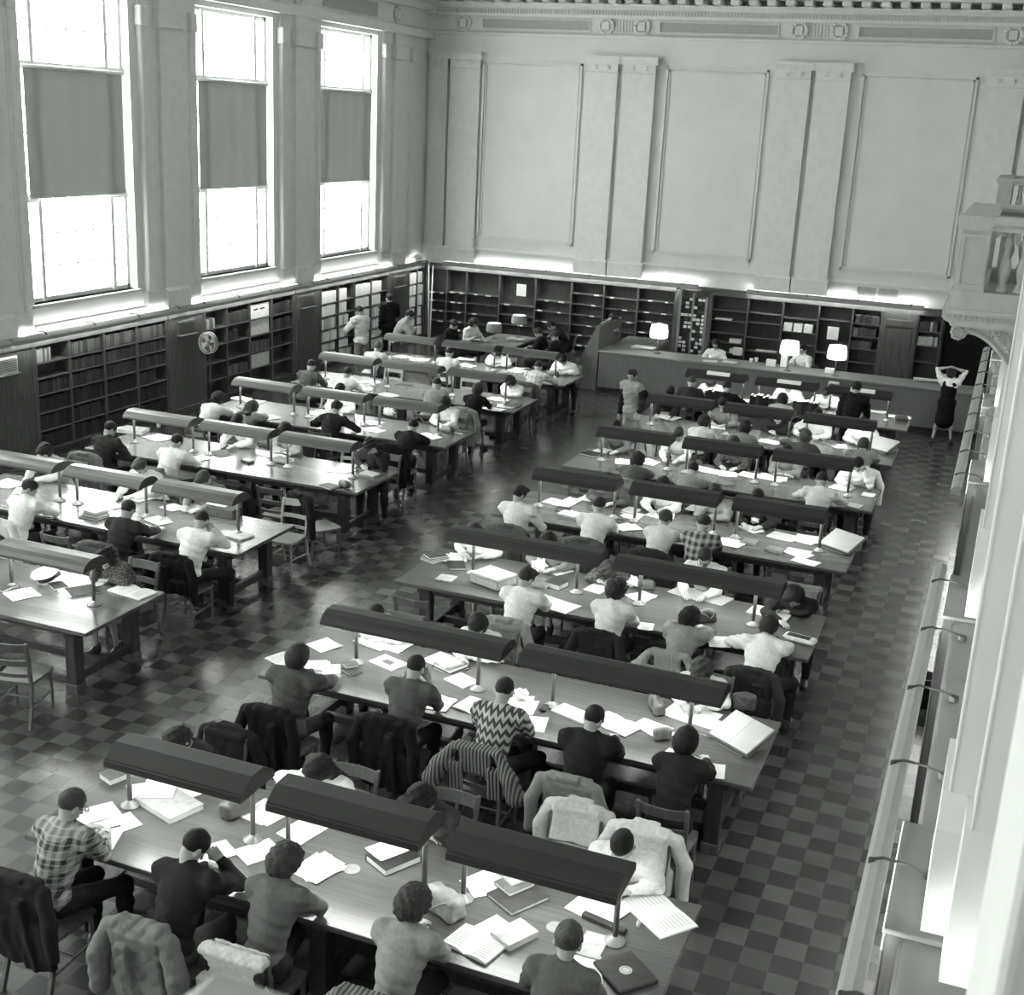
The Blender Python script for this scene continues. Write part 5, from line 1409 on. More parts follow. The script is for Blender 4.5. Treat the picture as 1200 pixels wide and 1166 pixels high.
seat(53, 528, 'L2', 'F', 'dark-haired person behind the left lamp, second left table|', None, hair='wave', ht=.04, top=.5, arms=('rest', 'rest'), nod=.6)
seat(165, 545, 'L2', 'F', 'fair-haired man in white at second left table|', None, hair='short', ht=.13, top=.78, arms=('rest', 'rest'), nod=.7)
seat(239, 560, 'L2', 'F', 'grey-haired person beside a dark coat, second left table|', ('jacket', .04, 'dark coat'), hair='short', ht=.10, top=.3, arms=('rest', 'rest'), nod=.8)
chair(at(318, 606, .8)[0], LY[1]+TD/2+.36, -1, 'pale empty chair at the right end of second left table', 1)
seat(129, 502, 'L3', 'N', 'man in dark jacket at third left table|leftmost on the near side', ('jacket', .25, 'grey jacket'), hair='crew', ht=.04, top=.07, arms=('hold', 'rest'), yaw=.4)
seat(207, 517, 'L3', 'N', 'man in white shirt at third left table|', ('knit', .2, 'bundled grey coat'), hair='crew', ht=.03, top=.76, arms=('far', 'rest'), yaw=.2)
chair(at(326, 572, .8)[0], LY[2]-TD/2-.40, 1, 'empty wooden chair on the near side of third left table')
c_ = chair(at(369, 593, .75)[0], LY[2]-TD/2-.62, 1, 'pulled out chair with a dark coat, third left table', rz=-.5); coat(c_, 'jacket', cloth(.03), 'black coat over a pulled out chair, right end of third left table')
seat(279, 492, 'L3', 'F', 'dark-haired person in white behind the lamps, third left table|', None, hair='short', ht=.025, top=.78, arms=('rest', 'rest'), nod=.7)
seat(334, 503, 'L3', 'F', 'person in grey with folded arms, third left table|', ('long', .04, 'dark coat'), hair='bob', ht=.05, top=.42, arms=('cross', 'cross'), nod=.8)
seat(434, 522, 'L3', 'F', 'curly-haired man, hand to head, right end of third left table|', None, hair='curly', ht=.03, top=.06, arms=('rest', 'head'), nod=.7)
chair(at(392, 537, .8)[0], LY[2]+TD/2+.36, -1, 'pale empty chair on the far side of third left table', 1)
seat(255, 467, 'L4', 'N', 'curly-haired woman in white at fourth left table|', None, sex='f', hair='curly', ht=.03, top=.68, arms=('rest', 'rest'))
seat(296, 477, 'L4', 'N', 'long-haired woman at fourth left table|in a pale top', None, sex='f', hair='long', ht=.025, top=.4, arms=('rest', 'rest'))
seat(394, 477, 'L4', 'N', 'man in dark shirt at fourth left table|', None, hair='short', ht=.03, top=.05, arms=('wide', 'wide'))
seat(484, 499, 'L4', 'N', 'man in black jacket at the right end of fourth left table|', ('long', .025, 'black overcoat'), hair='crew', ht=.018, top=.035, arms=('rest', 'rest'))
seat(399, 456, 'L4', 'F', 'person in white behind the middle lamp, fourth left table|', None, hair='short', ht=.025, top=.78, arms=('rest', 'rest'), nod=.6)
seat(521, 472, 'L4', 'F', 'dark-haired woman in white at the end of fourth left table|', None, sex='f', hair='bob', ht=.04, top=.74, arms=('cross', 'rest'), nod=.8)
chair(at(361, 478, .8)[0], LY[3]+TD/2+.36, -1, 'pale empty chair on the far side of fourth left table', 1)
seat(365, 428, 'L5', 'N', 'man in dark striped sweater at fifth left table|', None, hair='crew', ht=.03, top='darkstripe', arms=('rest', 'rest'))
seat(407, 437, 'L5', 'N', 'man in white shirt at fifth left table|', None, hair='crew', ht=.03, top=.76, arms=('rest', 'rest'))
seat(512, 449, 'L5', 'N', 'man in pale grey sweater at fifth left table|', None, hair='crew', ht=.04, top=.45, arms=('rest', 'rest'))
seat(560, 456, 'L5', 'N', 'dark-haired woman in black at fifth left table|', ('long', .36, 'long pale coat'), sex='f', hair='bob', ht=.04, top=.025, arms=('rest', 'rest'))
seat(598, 447, 'L5', 'F', 'dark-haired woman in white at the end of fifth left table|', None, sex='f', hair='bob', ht=.02, top=.68, arms=('cross', 'cross'), nod=.8)
chair(at(437, 444, .8)[0], LY[4]+TD/2+.36, -1, 'pale empty chair behind the left lamp of fifth left table', 1)
chair(at(532, 455, .8)[0], LY[4]+TD/2+.36, -1, 'pale empty chair behind the right lamp of fifth left table', 1)
seat(443, 407, 'L6', 'N', 'fair-haired man in pale shirt at farthest left table|', None, hair='short', ht=.12, top=.6, arms=('rest', 'rest'))
seat(527, 413, 'L6', 'N', 'dark-haired man in white at farthest left table|', None, hair='crew', ht=.03, top=.78, arms=('rest', 'rest'))
seat(631, 429, 'L6', 'N', 'man in finely checked shirt at farthest left table|', ('long', .16, 'grey coat'), hair='crew', ht=.05, top='finecheck', arms=('wide', 'rest'))
seat(582, 414, 'L6', 'F', 'dark-haired person at the lamp gap of farthest left table|', None, hair='wave', ht=.02, top=.7, arms=('rest', 'rest'), nod=.7)
seat(660, 421, 'L6', 'F', 'dark-haired man in white shirt at the end, farthest left table|', None, hair='short', ht=.02, top=.78, arms=('rest', 'rest'), nod=.8)
# ---- study table, standing people and staff
def sit_px(px, py, turn, lab, **kw):
    kw.setdefault('lean', .35); kw.setdefault('nod', .5); s_ = .97
    H = spine(kw['lean'], kw['nod'], s_)[4]; q = at(px, py, (H[2]+.02)*s_)
    x, y = q[0]+math.sin(turn)*H[1]*s_, q[1]-math.cos(turn)*H[1]*s_
    person((x, y), 1, lab, turn=turn, h=.0135, **kw)
    chair(x-math.sin(turn)*.07, y+math.cos(turn)*.07, 1, 'wooden chair under the '+short(lab), rz=turn)
sit_px(532, 380, -math.pi/2, 'person in black on the left of the study table|', hair='short', ht=.03, top=.03)
sit_px(555, 378, -math.pi/2-.35, 'woman in white holding a paper at the study table|', sex='f', hair='bob', ht=.04, top=.72, arms=('hold', 'hold'))
sit_px(646, 381, math.pi/2+.3, 'dark-haired man in black, farther one right of the study table|', lean=.75, hair='short', ht=.03, top=.04)
sit_px(631, 389, math.pi/2, 'dark-haired man in black beside the study table corner|', hair='short', ht=.03, top=.035)
sit_px(650, 393, math.pi/2-.2, 'man in glasses and black, right of the study table|', hair='short', ht=.05, top=.035, glasses=True)
def stand_px(px, py, turn, lab, **kw):
    kw.setdefault('lean', .08); kw.setdefault('nod', .2); s_ = kw.get('s', .97)
    yy = kw.pop('yfix', None); H = spine(kw['lean'], kw['nod'], s_, 0, np.array([0, 0, .93]))[4]
    if yy is not None: s_ = kw['s'] = float(at(px, py, yy-math.cos(turn)*-H[1]*.85, 1)[2])/(H[2]+.02)
    q = at(px, py, (H[2]+.02)*s_)
    x, y = q[0]+math.sin(turn)*H[1]*s_, q[1]-math.cos(turn)*H[1]*s_
    return person((x, y), 1, lab, turn=turn, stand=True, h=.0125, **kw)
stand_px(421, 364, math.pi/2-.35, 'man in pale hooded jacket browsing the magazines|', hair='crew', ht=.05, top=.62, jacket=1, bot=.35, arms=('hold', 'hold'), nod=.5)
stand_px(456, 349, math.pi/2-.6, 'man in black suit standing at the magazines|', hair='crew', ht=.03, top=.02, jacket=1, bot=.02, arms=('hold', 'down'), nod=.1)
stand_px(480, 369, -math.pi/2+.5, 'man in grey jacket bending near the corner|', hair='short', ht=.025, top=.45, jacket=1, bot=.1, arms=('hold', 'hold'), lean=.5, nod=.5)
stand_px(741, 439, math.pi*.85, 'standing young man in two-tone jacket, hand on hip|beside the counter', hair='short', ht=.06, top=.42, jacket=1, bot=.38, arms=('down', 'pocket'), sleeves=.04, nod=.25, yaw=-.2)
stand_px(1004, 454, -.15, 'dark-clothed man standing at the table by the counter|', hair='short', ht=.015, top=.025, jacket=1, bot=.02, arms=('lean', 'down'), lean=.22, nod=.4, s=.97)
stand_px(1115, 436, .0, 'woman in black dress with arms raised at the counter|', sex='f', hair='set', ht=.03, top=.72, sleeve='short', dress=1, bot=.012, arms=('behind', 'behind'), legs='wide', nod=-.1, s=.9)
sit_px(839, 403, math.pi, 'clerk in glasses and white blouse behind the counter|', sex='f', hair='bob', ht=.025, top=.74, arms=('hold', 'hold'), glasses=True, face_on=True, lean=.15, nod=.3)
sit_px(941, 409, math.pi*.8, 'clerk in white shirt behind the middle counter lamp|', hair='crew', ht=.02, top=.76, sleeve='short', arms=('hold', 'hold'), lean=.15, nod=.3)
stand_px(718, 372, -math.pi/2-.1, 'man in pale shirt leaning over the newspaper stand|', hair='short', ht=.05, top=.4, arms=('hold', 'hold'), lean=.6, nod=.6, s=1.0)
# ================================================================== THINGS ON THE TABLES
SHEETM = [PAPER, PAPER2, mat('newsprint', .5, .8, .1, noise=.35, scale=45)]
LEATH = mat('bag_leather', .07, .4, .5, noise=.2, scale=20, bump=.2); LEATHL = mat('bag_leather_pale', .25, .4, .5, noise=.2, scale=20, bump=.2)
INK = mat('ink', .1, .7, .2)
def near(px, py, table):
    best = None
    for xx, yp, t, sd, lab in PEOPLE:
        if t != table: continue
        tx, ty, nm = TABLES[t]; yy = ty-(TD/2-.2)*(1 if sd == 'N' else -1)
        p = at(px, py, ZT); d = abs(p[0]-xx)+1.2*abs(p[1]-yy)
        if best is None or d < best[0]: best = (d, short(lab), sd)
    if best is None or best[0] > 1.3: return 'on the '+{'R': 'right', 'L': 'left'}[table[0]]+' side '+TABLES[table][2] if False else 'on the '+TABLES[table][2]
    return 'near the '+best[1]
ITEMS = []
STACKZ = {}
def place(o, px, py, table, rot, lab, cat, z=0, group=None):
    p = at(px, py, ZT+.012)
    if cat == 'paper' or z == 0 and 'stack' in lab:
        tx, ty, _n = TABLES[table]
        pr = (-1.6, -.36, .36, 1.6) if table in ('R2', 'R3') else (-1.86, -.81, -.525, .525, .81, 1.86)
        for q in pr:
            if abs(p[0]-tx-q) < .22 and abs(p[1]-ty) < .24: p[1] = ty+(.24 if p[1] > ty else -.24); break
    o.location = (p[0], p[1], ZT+.0012+z); o.rotation_euler = (0, 0, math.radians(rot))
    ref = near(px, py, table)
    if len((lab+' '+ref).split()) > 13: ref = 'on the '+TABLES[table][2]
    tag(o, lab+' '+ref, cat, group); ITEMS.append(o); return o
def sheet_mesh(w, h, curl=.006, n=6):
    V = []; F = []; ph = rnd.random()*6
    for i in range(n+1):
        for j in range(n+1):
            x, y = i/n-.5, j/n-.5
            V.append((x*w, y*h, .0006+curl*(abs(x)*2)**3*(.5+.5*math.sin(ph+3*y))))
    for i in range(n):
        for j in range(n): a = i*(n+1)+j; F.append((a, a+n+1, a+n+2, a+1))
    b = len(V); V += [(v[0], v[1], v[2]+.0012) for v in V]
    F2 = [tuple(k+b for k in f) for f in F]; F = [f[::-1] for f in F]+F2
    return V, F
def print_lines(o, w, h, z, n=7, m=None):
    mb = MB()
    for k in range(n):
        y = h*.36-h*.72*k/(n-1); mb.box(-w*.38, w*(.38 if k % 3 else .2), y-.0022, y+.0022, z, z+.0005)
    mb.build('text_lines', m or mat('text_grey', .42, .8, .1), o)
def sheets(px, py, t, rot, n=1, w=.215, h=.28, tone=0, lab=None, lines=True, z=0):
    p0 = empty('paper')
    if n > 1: p0.name = 'paper_stack'
    for k in range(n):
        V, F = sheet_mesh(w, h)
        c, s = math.cos(rnd.uniform(-.3, .3)*(k > 0)), 0
        a = rnd.uniform(-.45, .45) if k else 0; ca, sa = math.cos(a), math.sin(a); dx, dy = (rnd.uniform(-.06, .06), rnd.uniform(-.06, .06)) if k else (0, 0)
        V = [(x*ca-y*sa+dx, x*sa+y*ca+dy, zz+.0025*k) for x, y, zz in V]
        sh_ = link('sheet', V, F, SHEETM[tone if tone < 3 else 0], p0, True)
    if lines and n == 1: print_lines(p0, w, h, .0024)
    return place(p0, px, py, t, rot, lab or ('loose white sheet' if n == 1 else 'loose white papers'), 'paper', z)
def bookc(px, py, t, rot, w=.16, h=.23, th=.035, m=1, lab=None, z=0, page=True):
    o = empty('book')
    mm = BOOKM[m] if isinstance(m, int) else m
    MB().cbox(-w/2, w/2, -h/2, h/2, th-.004, th, .001).cbox(-w/2, w/2, -h/2, h/2, 0, .004, .001).cbox(-w/2, -w/2+.006, -h/2, h/2, 0, th, .002).build('cover', mm, o)
    MB().box(-w/2+.006, w/2-.006, -h/2+.005, h/2-.005, .004, th-.004).build('pages', PAPER2, o)
    return place(o, px, py, t, rot, lab or 'closed dark book', 'book', z)
def openbook(px, py, t, rot, w=.19, h=.26, th=.02, m=1, lab=None, z=0, tone=0):
    o = empty('open_book'); n = 8
    MB().cbox(-w-.006, w+.006, -h/2-.005, h/2+.005, 0, .003, .001).build('cover', BOOKM[m], o)
    for s in (-1, 1):
        V = []; F = []
        for i in range(n+1):
            u = i/n; zz = .004+th*(1-(1-u)**3)*(1-.55*u*u) if True else 0
            for y in (-h/2, h/2): V += [(s*u*w, y, zz), (s*u*w, y, .003)]
        for i in range(n):
            a = 4*i; f = [(a, a+4, a+6, a+2), (a, a+1, a+5, a+4), (a+2, a+6, a+7, a+3)]
            F += f if s > 0 else [q[::-1] for q in f]
        F.append((4*n, 4*n+1, 4*n+3, 4*n+2) if s > 0 else (4*n, 4*n+2, 4*n+3, 4*n+1))
        pg = link('page', V, F, SHEETM[tone], o)
        if h > .2:
            mb = MB()
            for k in range(9):
                y = h*.38-h*.76*k/8
                mb.box(min(s*w*.3, s*w*.85), max(s*w*.3, s*w*.85), y-.002, y+.002, .004+th*.78, .0048+th*.8)
            mb.build('text_lines', mat('text_grey', .42, .8, .1), pg)
    return place(o, px, py, t, rot, lab or 'open white book', 'book', z)
def stack(px, py, t, rot, n=3, w=.2, h=.27, ms=(1, 4, 2), lab='small stack of books and notebooks'):
    z = 0
    for k in range(n):
        th = rnd.uniform(.014, .035); f = 1-.08*k
        bookc(px+rnd.uniform(-2, 2), py-rnd.uniform(0, 1), t, rot+rnd.uniform(-14, 14), w*f, h*f, th, ms[k % len(ms)], ['bottom book of a stack', 'middle book of a stack', 'top book of a stack'][0 if k == 0 else 2 if k == n-1 else 1], z); z += th+.001
def bag(px, py, t, rot, w=.3, d=.16, h=.13, m=None, lab='dark leather handbag', handle=True):
    o = empty('handbag'); v = Vol(); v.box((0, 0, h*.5), (w*.5-.04, d*.5-.05, h*.5-.035), .035, k=.02).ell((0, 0, h*.9), (w*.36, d*.2, .03), k=.04)
    dd = lambda X, Y, Z: .004*(np.sin(40*X+30*Z)+np.sin(50*Y+33*Z+1))
    V, F = v.mesh(.011, disp=dd); V[:, 2] = np.maximum(V[:, 2], 0); link_np('bag', V, F, m or LEATH, o)
    if handle: MB().tube([(-w*.3, 0, h*.8), (-w*.25, -d*.45, h*.9), (0, -d*.75, h*.55), (w*.25, -d*.45, h*.9), (w*.3, 0, h*.8)], .008, 6).build('strap', m or LEATH, o, True)
    return place(o, px, py, t, rot, lab, 'bag')
def crump(px, py, t, r, lab, m=None):
    o = empty('crumpled_paper'); v = Vol(); v.ell((0, 0, r*.6), (r, r*.8, r*.7))
    dd = lambda X, Y, Z: r*.09*(np.sin(90*X+40*Y)+np.sin(80*Y+70*Z)+np.sin(120*Z+60*X))
    V, F = v.mesh(.008, disp=dd); V[:, 2] -= V[:, 2].min(); link_np('paper_ball', V, F, m or PAPER, o); return place(o, px, py, t, 0, lab, 'paper')
def ledger(px, py, t, rot, lab, w=.22, h=.34):
    o = empty('ledger'); a = math.radians(24)
    st = MB().prism([(-h/2, .002), (h/2, .002), (h/2, .16), (h/2-.03, .16)], -w*.8, w*.8, 0); st.build('book_rest', COUNT, o)
    for s in (-1, 1):
        m = MB(); m.cbox(min(0, s*w), max(0, s*w), -h/2, h/2, 0, .022, .004); ob = m.build('page', mat('old_page', .5, .8, .1, noise=.05), o); ob.rotation_euler = (a, 0, 0); ob.location = (0, .0, .10)
        ml = MB()
        for k in range(16): y = h*.42-h*.84*k/15; ml.box(min(s*w*.1, s*w*.92), max(s*w*.1, s*w*.92), y-.002, y+.002, .0222, .0226)
        l_ = ml.build('text_lines', mat('text_grey', .42, .8, .1), ob)
    cv = MB().cbox(-w-.02, w+.02, -h/2-.015, h/2+.015, -.012, 0, .003).build('cover', BOOKM[3], o); cv.rotation_euler = (a, 0, 0); cv.location = (0, 0, .10)
    return place(o, px, py, t, rot, lab, 'book')
# nearest right table
T_ = 'R1'
sheets(115, 955, T_, -30, 3, lab='stack of typed pages'); sheets(138, 965, T_, -28, 1); sheets(122, 980, T_, 20, 1)
o = MB().tube([(-.08, 0, .005), (.08, 0, .005)], .0045, 6).build('pencil', INK); place(o, 128, 970, T_, 50, 'dark pencil on paper', 'pencil', .004)
bookc(136, 910, T_, -20, .16, .2, .05, 4, 'thick closed book with a worn cover')
bookc(198, 943, T_, -18, .44, .3, .045, LEATHL, 'large leather portfolio stuffed with papers')
sheets(186, 929, T_, 25, 1, .24, .3, z=.047, lab='white sheet lying on the leather portfolio'); sheets(168, 927, T_, -45, 2, lab='white papers behind the leather portfolio'); sheets(215, 925, T_, -25, 2, .26, .34, lab='white newspaper sheets behind the left lamp')
bag(277, 953, T_, 70, .26, .15, .14, LEATH, 'small round dark handbag by the lamp post', False)
sheets(309, 950, T_, -8, 2, .23, .3, lab='white note pad under the lamp gap'); sheets(355, 972, T_, -12, 1, .24, .3)
bookc(303, 997, T_, -30, .22, .28, .008, MAGM[1], 'pale magazine with a printed cover')
sheets(250, 998, T_, -32, 1); sheets(229, 1013, T_, -30, 1, .2, .26); sheets(368, 1015, T_, -14, 4, lab='pile of spiral notebook pages')
o = MB().lathe([(.06, 0), (.06, .0022), (.045, .0024), (.045, .0016), (.006, .0016), (.006, .003)], n=24).build('socket_cover', COUNTT); place(o, 412, 1017, T_, 0, 'round wooden socket cover set in the table', 'cover')
o = MB().lathe([(.06, 0), (.06, .0022), (.045, .0024), (.045, .0016), (.006, .0016), (.006, .003)], n=24).build('socket_cover', COUNTT); place(o, 651, 1085, T_, 0, 'round socket cover half hidden by the bun', 'cover')
bookc(461, 1008, T_, -28, .24, .3, .05, 0, 'thick black ring binder'); sheets(455, 1001, T_, -28, 1, .2, .26, z=.052, lab='white sheet lying on the black ring binder')
bag(521, 1067, T_, -25, .3, .18, .15, LEATHL, 'rounded pale handbag with a shoulder strap')
openbook(557, 1106, T_, -14, .17, .24, .03, 4, 'open white notebook propped up'); sheets(574, 1085, T_, -25, 1, .14, .25, lab='tall white note pad')
bookc(603, 1097, T_, -28, .18, .25, .045, 7, 'thick pale book with a picture cover')
bookc(607, 1051, T_, -30, .27, .32, .03, 2, 'grey ring binder under two small books'); bookc(603, 1041, T_, -30, .17, .22, .03, 4, 'small book lying on the grey binder', .032); bookc(606, 1035, T_, -34, .15, .2, .02, 7, 'smaller pale book on top of the binder pile', .064)
sheets(570, 1032, T_, -30, 2, .23, .29, lab='white papers left of the binder pile'); sheets(700, 1063, T_, -16, 2, .34, .28, lab='large white papers under the right lamp')
o = MB().cbox(-.16, .16, -.025, .025, 0, .04, .008).build('pencil_case', BOOKM[1]); place(o, 708, 1083, T_, -12, 'long dark pencil case', 'case')
bookc(694, 1107, T_, 0, .16, .25, .012, 7, 'pale notebook beside the right lamp post')
openbook(771, 1069, T_, -38, .23, .3, .012, 7, 'large open white folder at the table corner')
o = empty('ring_binder'); MB().cbox(-.16, .16, -.14, .14, 0, .03, .008).build('cover', BOOKM[1], o); MB().lathe([(.04, .03), (.04, .0315), (.034, .032), (.03, .0315), (.001, .0318)], n=24).build('seal', MAGM[4], o)
for k in range(12):
    a = k*math.pi/6; MB().cbox(.027*math.cos(a)-.003, .027*math.cos(a)+.003, .027*math.sin(a)-.003, .027*math.sin(a)+.003, .031, .0325, .0005).build('seal_dot', INK, o)
place(o, 733, 1140, T_, -42, 'dark binder with a round pale seal', 'binder')
sheets(686, 1134, T_, 20, 1, .2, .26)
o = MB().lathe([(.014, 0), (.014, .035), (.006, .045), (.006, .06)], n=10).build('ink_bottle', MAGM[2], smooth=True); place(o, 748, 1084, T_, 0, 'tiny glass ink bottle', 'bottle')
# second right table
T_ = 'R2'
sheets(380, 755, T_, -25, 1, .26, .26, lab='square white sheet lying alone'); openbook(333, 773, T_, -20, .15, .22); sheets(370, 780, T_, 30, 2); sheets(388, 782, T_, -60, 1, .2, .2)
bookc(412, 786, T_, -30, .17, .14, .02, 1, 'small dark wallet under a book'); bookc(411, 782, T_, -45, .1, .13, .03, 3, 'little book on the dark wallet', .022)
openbook(440, 752, T_, -15, .18, .26, tone=1); sheets(466, 756, T_, -10, 2); bookc(455, 776, T_, -18, .3, .22, .012, MAGM[1], 'magazine with a dark photograph on its cover')
o = MB().box(-.06, .06, -.04, .04, .0122, .0128).build('cover_photo', INK); o.parent = ITEMS[-1]
sheets(515, 771, T_, -15, 1); stack(527, 783, T_, -24, 3, .24, .26, (0, 4, 7)); bookc(541, 797, T_, -24, .26, .22, .012, SHEETM[2], 'folded newspaper with a photograph')
sheets(513, 822, T_, -14, 2, .22, .28); openbook(561, 829, T_, -12, .19, .27); crump(610, 819, T_, .07, 'crumpled white papers'); sheets(607, 824, T_, 30, 3)
o = MB().cbox(-.03, .03, -.06, .06, 0, .03, .01).build('glasses_case', BOOKM[1]); place(o, 638, 830, T_, 5, 'small dark glasses case beside the lamp post', 'case')
sheets(626, 847, T_, 12, 1); bookc(671, 836, T_, -18, .34, .2, .02, SHEETM[2], 'folded newspaper pile'); openbook(722, 848, T_, -22, .2, .26)
bag(769, 832, T_, -60, .26, .13, .12, LEATH, 'dark round handbag lying on its side', False); sheets(800, 834, T_, -14, 2, .3, .3); sheets(825, 838, T_, -10, 1, .26, .26)
sheets(768, 852, T_, -14, 3, .26, .2, lab='crooked pile of white papers'); bag(776, 865, T_, 30, .17, .11, .1, LEATHL, 'small pale pouch', False); bookc(832, 855, T_, -12, .3, .25, .03, 4, 'grey folder thick with papers'); sheets(830, 850, T_, -10, 1, .28, .2, z=.032, lab='white sheet lying on the thick grey folder')
ledger(868, 870, T_, -32, 'huge open ledger tilted on a rest'); sheets(838, 902, T_, 10, 1, .16, .24); sheets(797, 887, T_, -12, 1, .3, .2)
bag(872, 829, T_, 10, .22, .14, .14, LEATH, 'black handbag on the far edge')
# third right table
T_ = 'R3'
stack(510, 655, T_, -24, 3, .22, .28, (7, 3, 2)); sheets(537, 652, T_, 20, 2); bookc(535, 663, T_, 30, .2, .26, .03, 0, 'black book lying askew'); bookc(523, 677, T_, 2, .2, .2, .012, 7, 'small white note book lying alone')
o = empty('storage_box'); MB().cbox(-.2, .2, -.17, .17, 0, .11, .012).build('box', MAGM[4], o); MB().cbox(-.205, .205, -.175, .175, .085, .12, .012).build('lid', mat('box_lid', .3, .6, .3), o); place(o, 578, 682, T_, -18, 'flat grey storage box', 'box')
crump(632, 668, T_, .09, 'heap of crumpled white papers'); sheets(656, 668, T_, -30, 2); stack(634, 685, T_, -14, 2, .2, .22, (7, 3)); bookc(652, 686, T_, -14, .2, .2, .06, 0, 'thick black book by the right lamp')
sheets(650, 707, T_, -16, 1, .5, .3, lab='large white drawing sheet'); sheets(697, 692, T_, -12, 1)
crump(741, 687, T_, .08, 'loose heap of white papers in the lamp gap'); sheets(753, 699, T_, -16, 2); bag(757, 690, T_, 20, .2, .12, .1, LEATH, 'dark pouch in the lamp gap', False)
sheets(808, 694, T_, -16, 1, .4, .3, 2, lab='spread newspaper page'); sheets(836, 700, T_, -16, 1, .36, .3, 2, lab='second spread newspaper page')
bag(827, 727, T_, 40, .24, .14, .12, LEATH, 'dark handbag with a looped strap'); sheets(757, 733, T_, 10, 1, .16, .2); openbook(902, 718, T_, -8, .22, .25); sheets(842, 751, T_, 20, 1)
o = empty('open_pouch'); MB().cbox(-.17, .17, -.08, .08, 0, .05, .02).build('pouch', MAGM[2], o); MB().cbox(-.13, .11, -.045, .045, .046, .054, .006).build('opening', BOOKM[0], o); place(o, 937, 750, T_, -10, 'pale open pouch with a dark inside', 'pouch')
# fourth right table
T_ = 'R4'
openbook(655, 589, T_, -10, .2, .24); sheets(668, 587, T_, -8, 2); bookc(661, 597, T_, 6, .2, .14, .03, 0, 'black case near the left lamp'); bookc(668, 603, T_, -14, .28, .24, .03, 7, 'pale thick envelope'); sheets(690, 583, T_, -10, 1)
sheets(733, 617, T_, -30, 2, .24, .3); sheets(741, 603, T_, -14, 2); sheets(772, 603, T_, -14, 2, .3, .26); stack(738, 600, T_, -14, 2, .2, .22, (4, 7)); sheets(815, 595, T_, -10, 1)
sheets(855, 635, T_, -8, 2, .3, .3, lab='large white sheets by the checked shirt'); bookc(878, 635, T_, -8, .18, .18, .03, 4, 'square grey book'); bookc(908, 645, T_, -10, .2, .16, .035, 4, 'small grey book by loose papers')
sheets(880, 618, T_, -20, 2, .3, .2); crump(884, 613, T_, .06, 'white crumpled sheet behind the right lamp'); sheets(918, 628, T_, -12, 1, .36, .3, 2, lab='striped grey paper lying flat'); sheets(945, 632, T_, -20, 2, .3, .3, lab='bright white papers'); sheets(938, 646, T_, -24, 2, .3, .22); sheets(943, 657, T_, -12, 2, .3, .2)
ledger(986, 642, T_, -30, 'huge open ledger tilted on a rest')
# fifth right table
T_ = 'R5'
bookc(693, 532, T_, -14, .3, .24, .02, 0, 'black folder lying flat'); sheets(706, 527, T_, -10, 1); sheets(731, 540, T_, 0, 2); sheets(760, 541, T_, -10, 2, .3, .26)
o = MB().tube([(.06*math.cos(a*math.pi/8), .045*math.sin(a*math.pi/8), .012) for a in range(17)], .01, 6, False).build('headband', INK, smooth=True); place(o, 727, 549, T_, 0, 'dark ring shaped headband', 'headband')
for px, py, r in ((820, 548, -20), (838, 552, -8), (853, 555, 12), (878, 556, -12)): sheets(px, py, T_, r, 2, .28, .26)
bookc(849, 566, T_, -24, .22, .2, .02, 3, 'dark magazine with a cover picture'); sheets(905, 559, T_, -12, 2, .4, .34, lab='large white open sheets'); sheets(1018, 579, T_, -4, 1, .18, .2, lab='white card on the corner of the table'); bookc(1000, 592, T_, -12, .22, .2, .015, 7, 'white notebook in the right corner'); sheets(985, 571, T_, -14, 2, .3, .25)
# sixth right table
T_ = 'R6'
sheets(782, 488, T_, -10, 2, .4, .3); bookc(779, 486, T_, 10, .3, .2, .04, 7, 'white bundle of papers'); sheets(840, 499, T_, -8, 2, .4, .26); sheets(870, 497, T_, -8, 1, .3, .2); sheets(902, 517, T_, -8, 2, .36, .24); bag(921, 520, T_, -10, .26, .14, .09, LEATH, 'dark handbag', False)
sheets(960, 512, T_, -16, 2, .3, .3); stack(972, 520, T_, -16, 2, .22, .22, (4, 3)); sheets(985, 522, T_, 10, 2); ledger(1033, 527, T_, -30, 'huge open ledger tilted on a rest')
# table by the counter: books standing in rows
T_ = 'R7'
p = at(890, 478, ZT); 
for x0, n, w in ((-5.0, 6, 'left'), (-4.15, 9, 'middle'), (-3.35, 8, 'right')):
    for k in range(n):
        o = empty('book'); hh = rnd.uniform(.2, .25); t = .055
        MB().cbox(-t/2, t/2, -.09, .09, 0, hh, .004).build('cover', BOOKM[rnd.choice((0, 1, 5, 3))], o); MB().box(-t/2+.006, t/2-.006, -.085, .092, .004, hh+.002).build('pages', PAPER2, o)
        o.location = (x0+.058*k, RY[6]-.2, ZT+.001); tag(o, 'reference book standing in the %s row on the table by the counter' % w, 'book', '%s row of books on the table by the counter' % w)
for dx, w in ((-1.335, 'left'), (0, 'middle'), (1.335, 'right')):
    o = empty('paper_sign', (RX+dx+.05, RY[6]-.145, 1.285)); MB().cbox(-.22, .22, -.003, .001, -.035, .05, .001).build('card', PAPER, o); o.rotation_euler = (-.75, 0, 0)
    tag(o, 'white paper sign stuck on the %s lamp by the counter' % w, 'sign')
sheets(1052, 488, T_, -10, 3, .4, .26); bag(1056, 492, T_, 0, .24, .14, .08, LEATH, 'dark folded bag', False); sheets(1028, 482, T_, -10, 2, .3, .2); sheets(850, 462, T_, -10, 2, .4, .2); sheets(875, 472, T_, 0, 2, .4, .2); sheets(935, 480, T_, -5, 2, .4, .2)
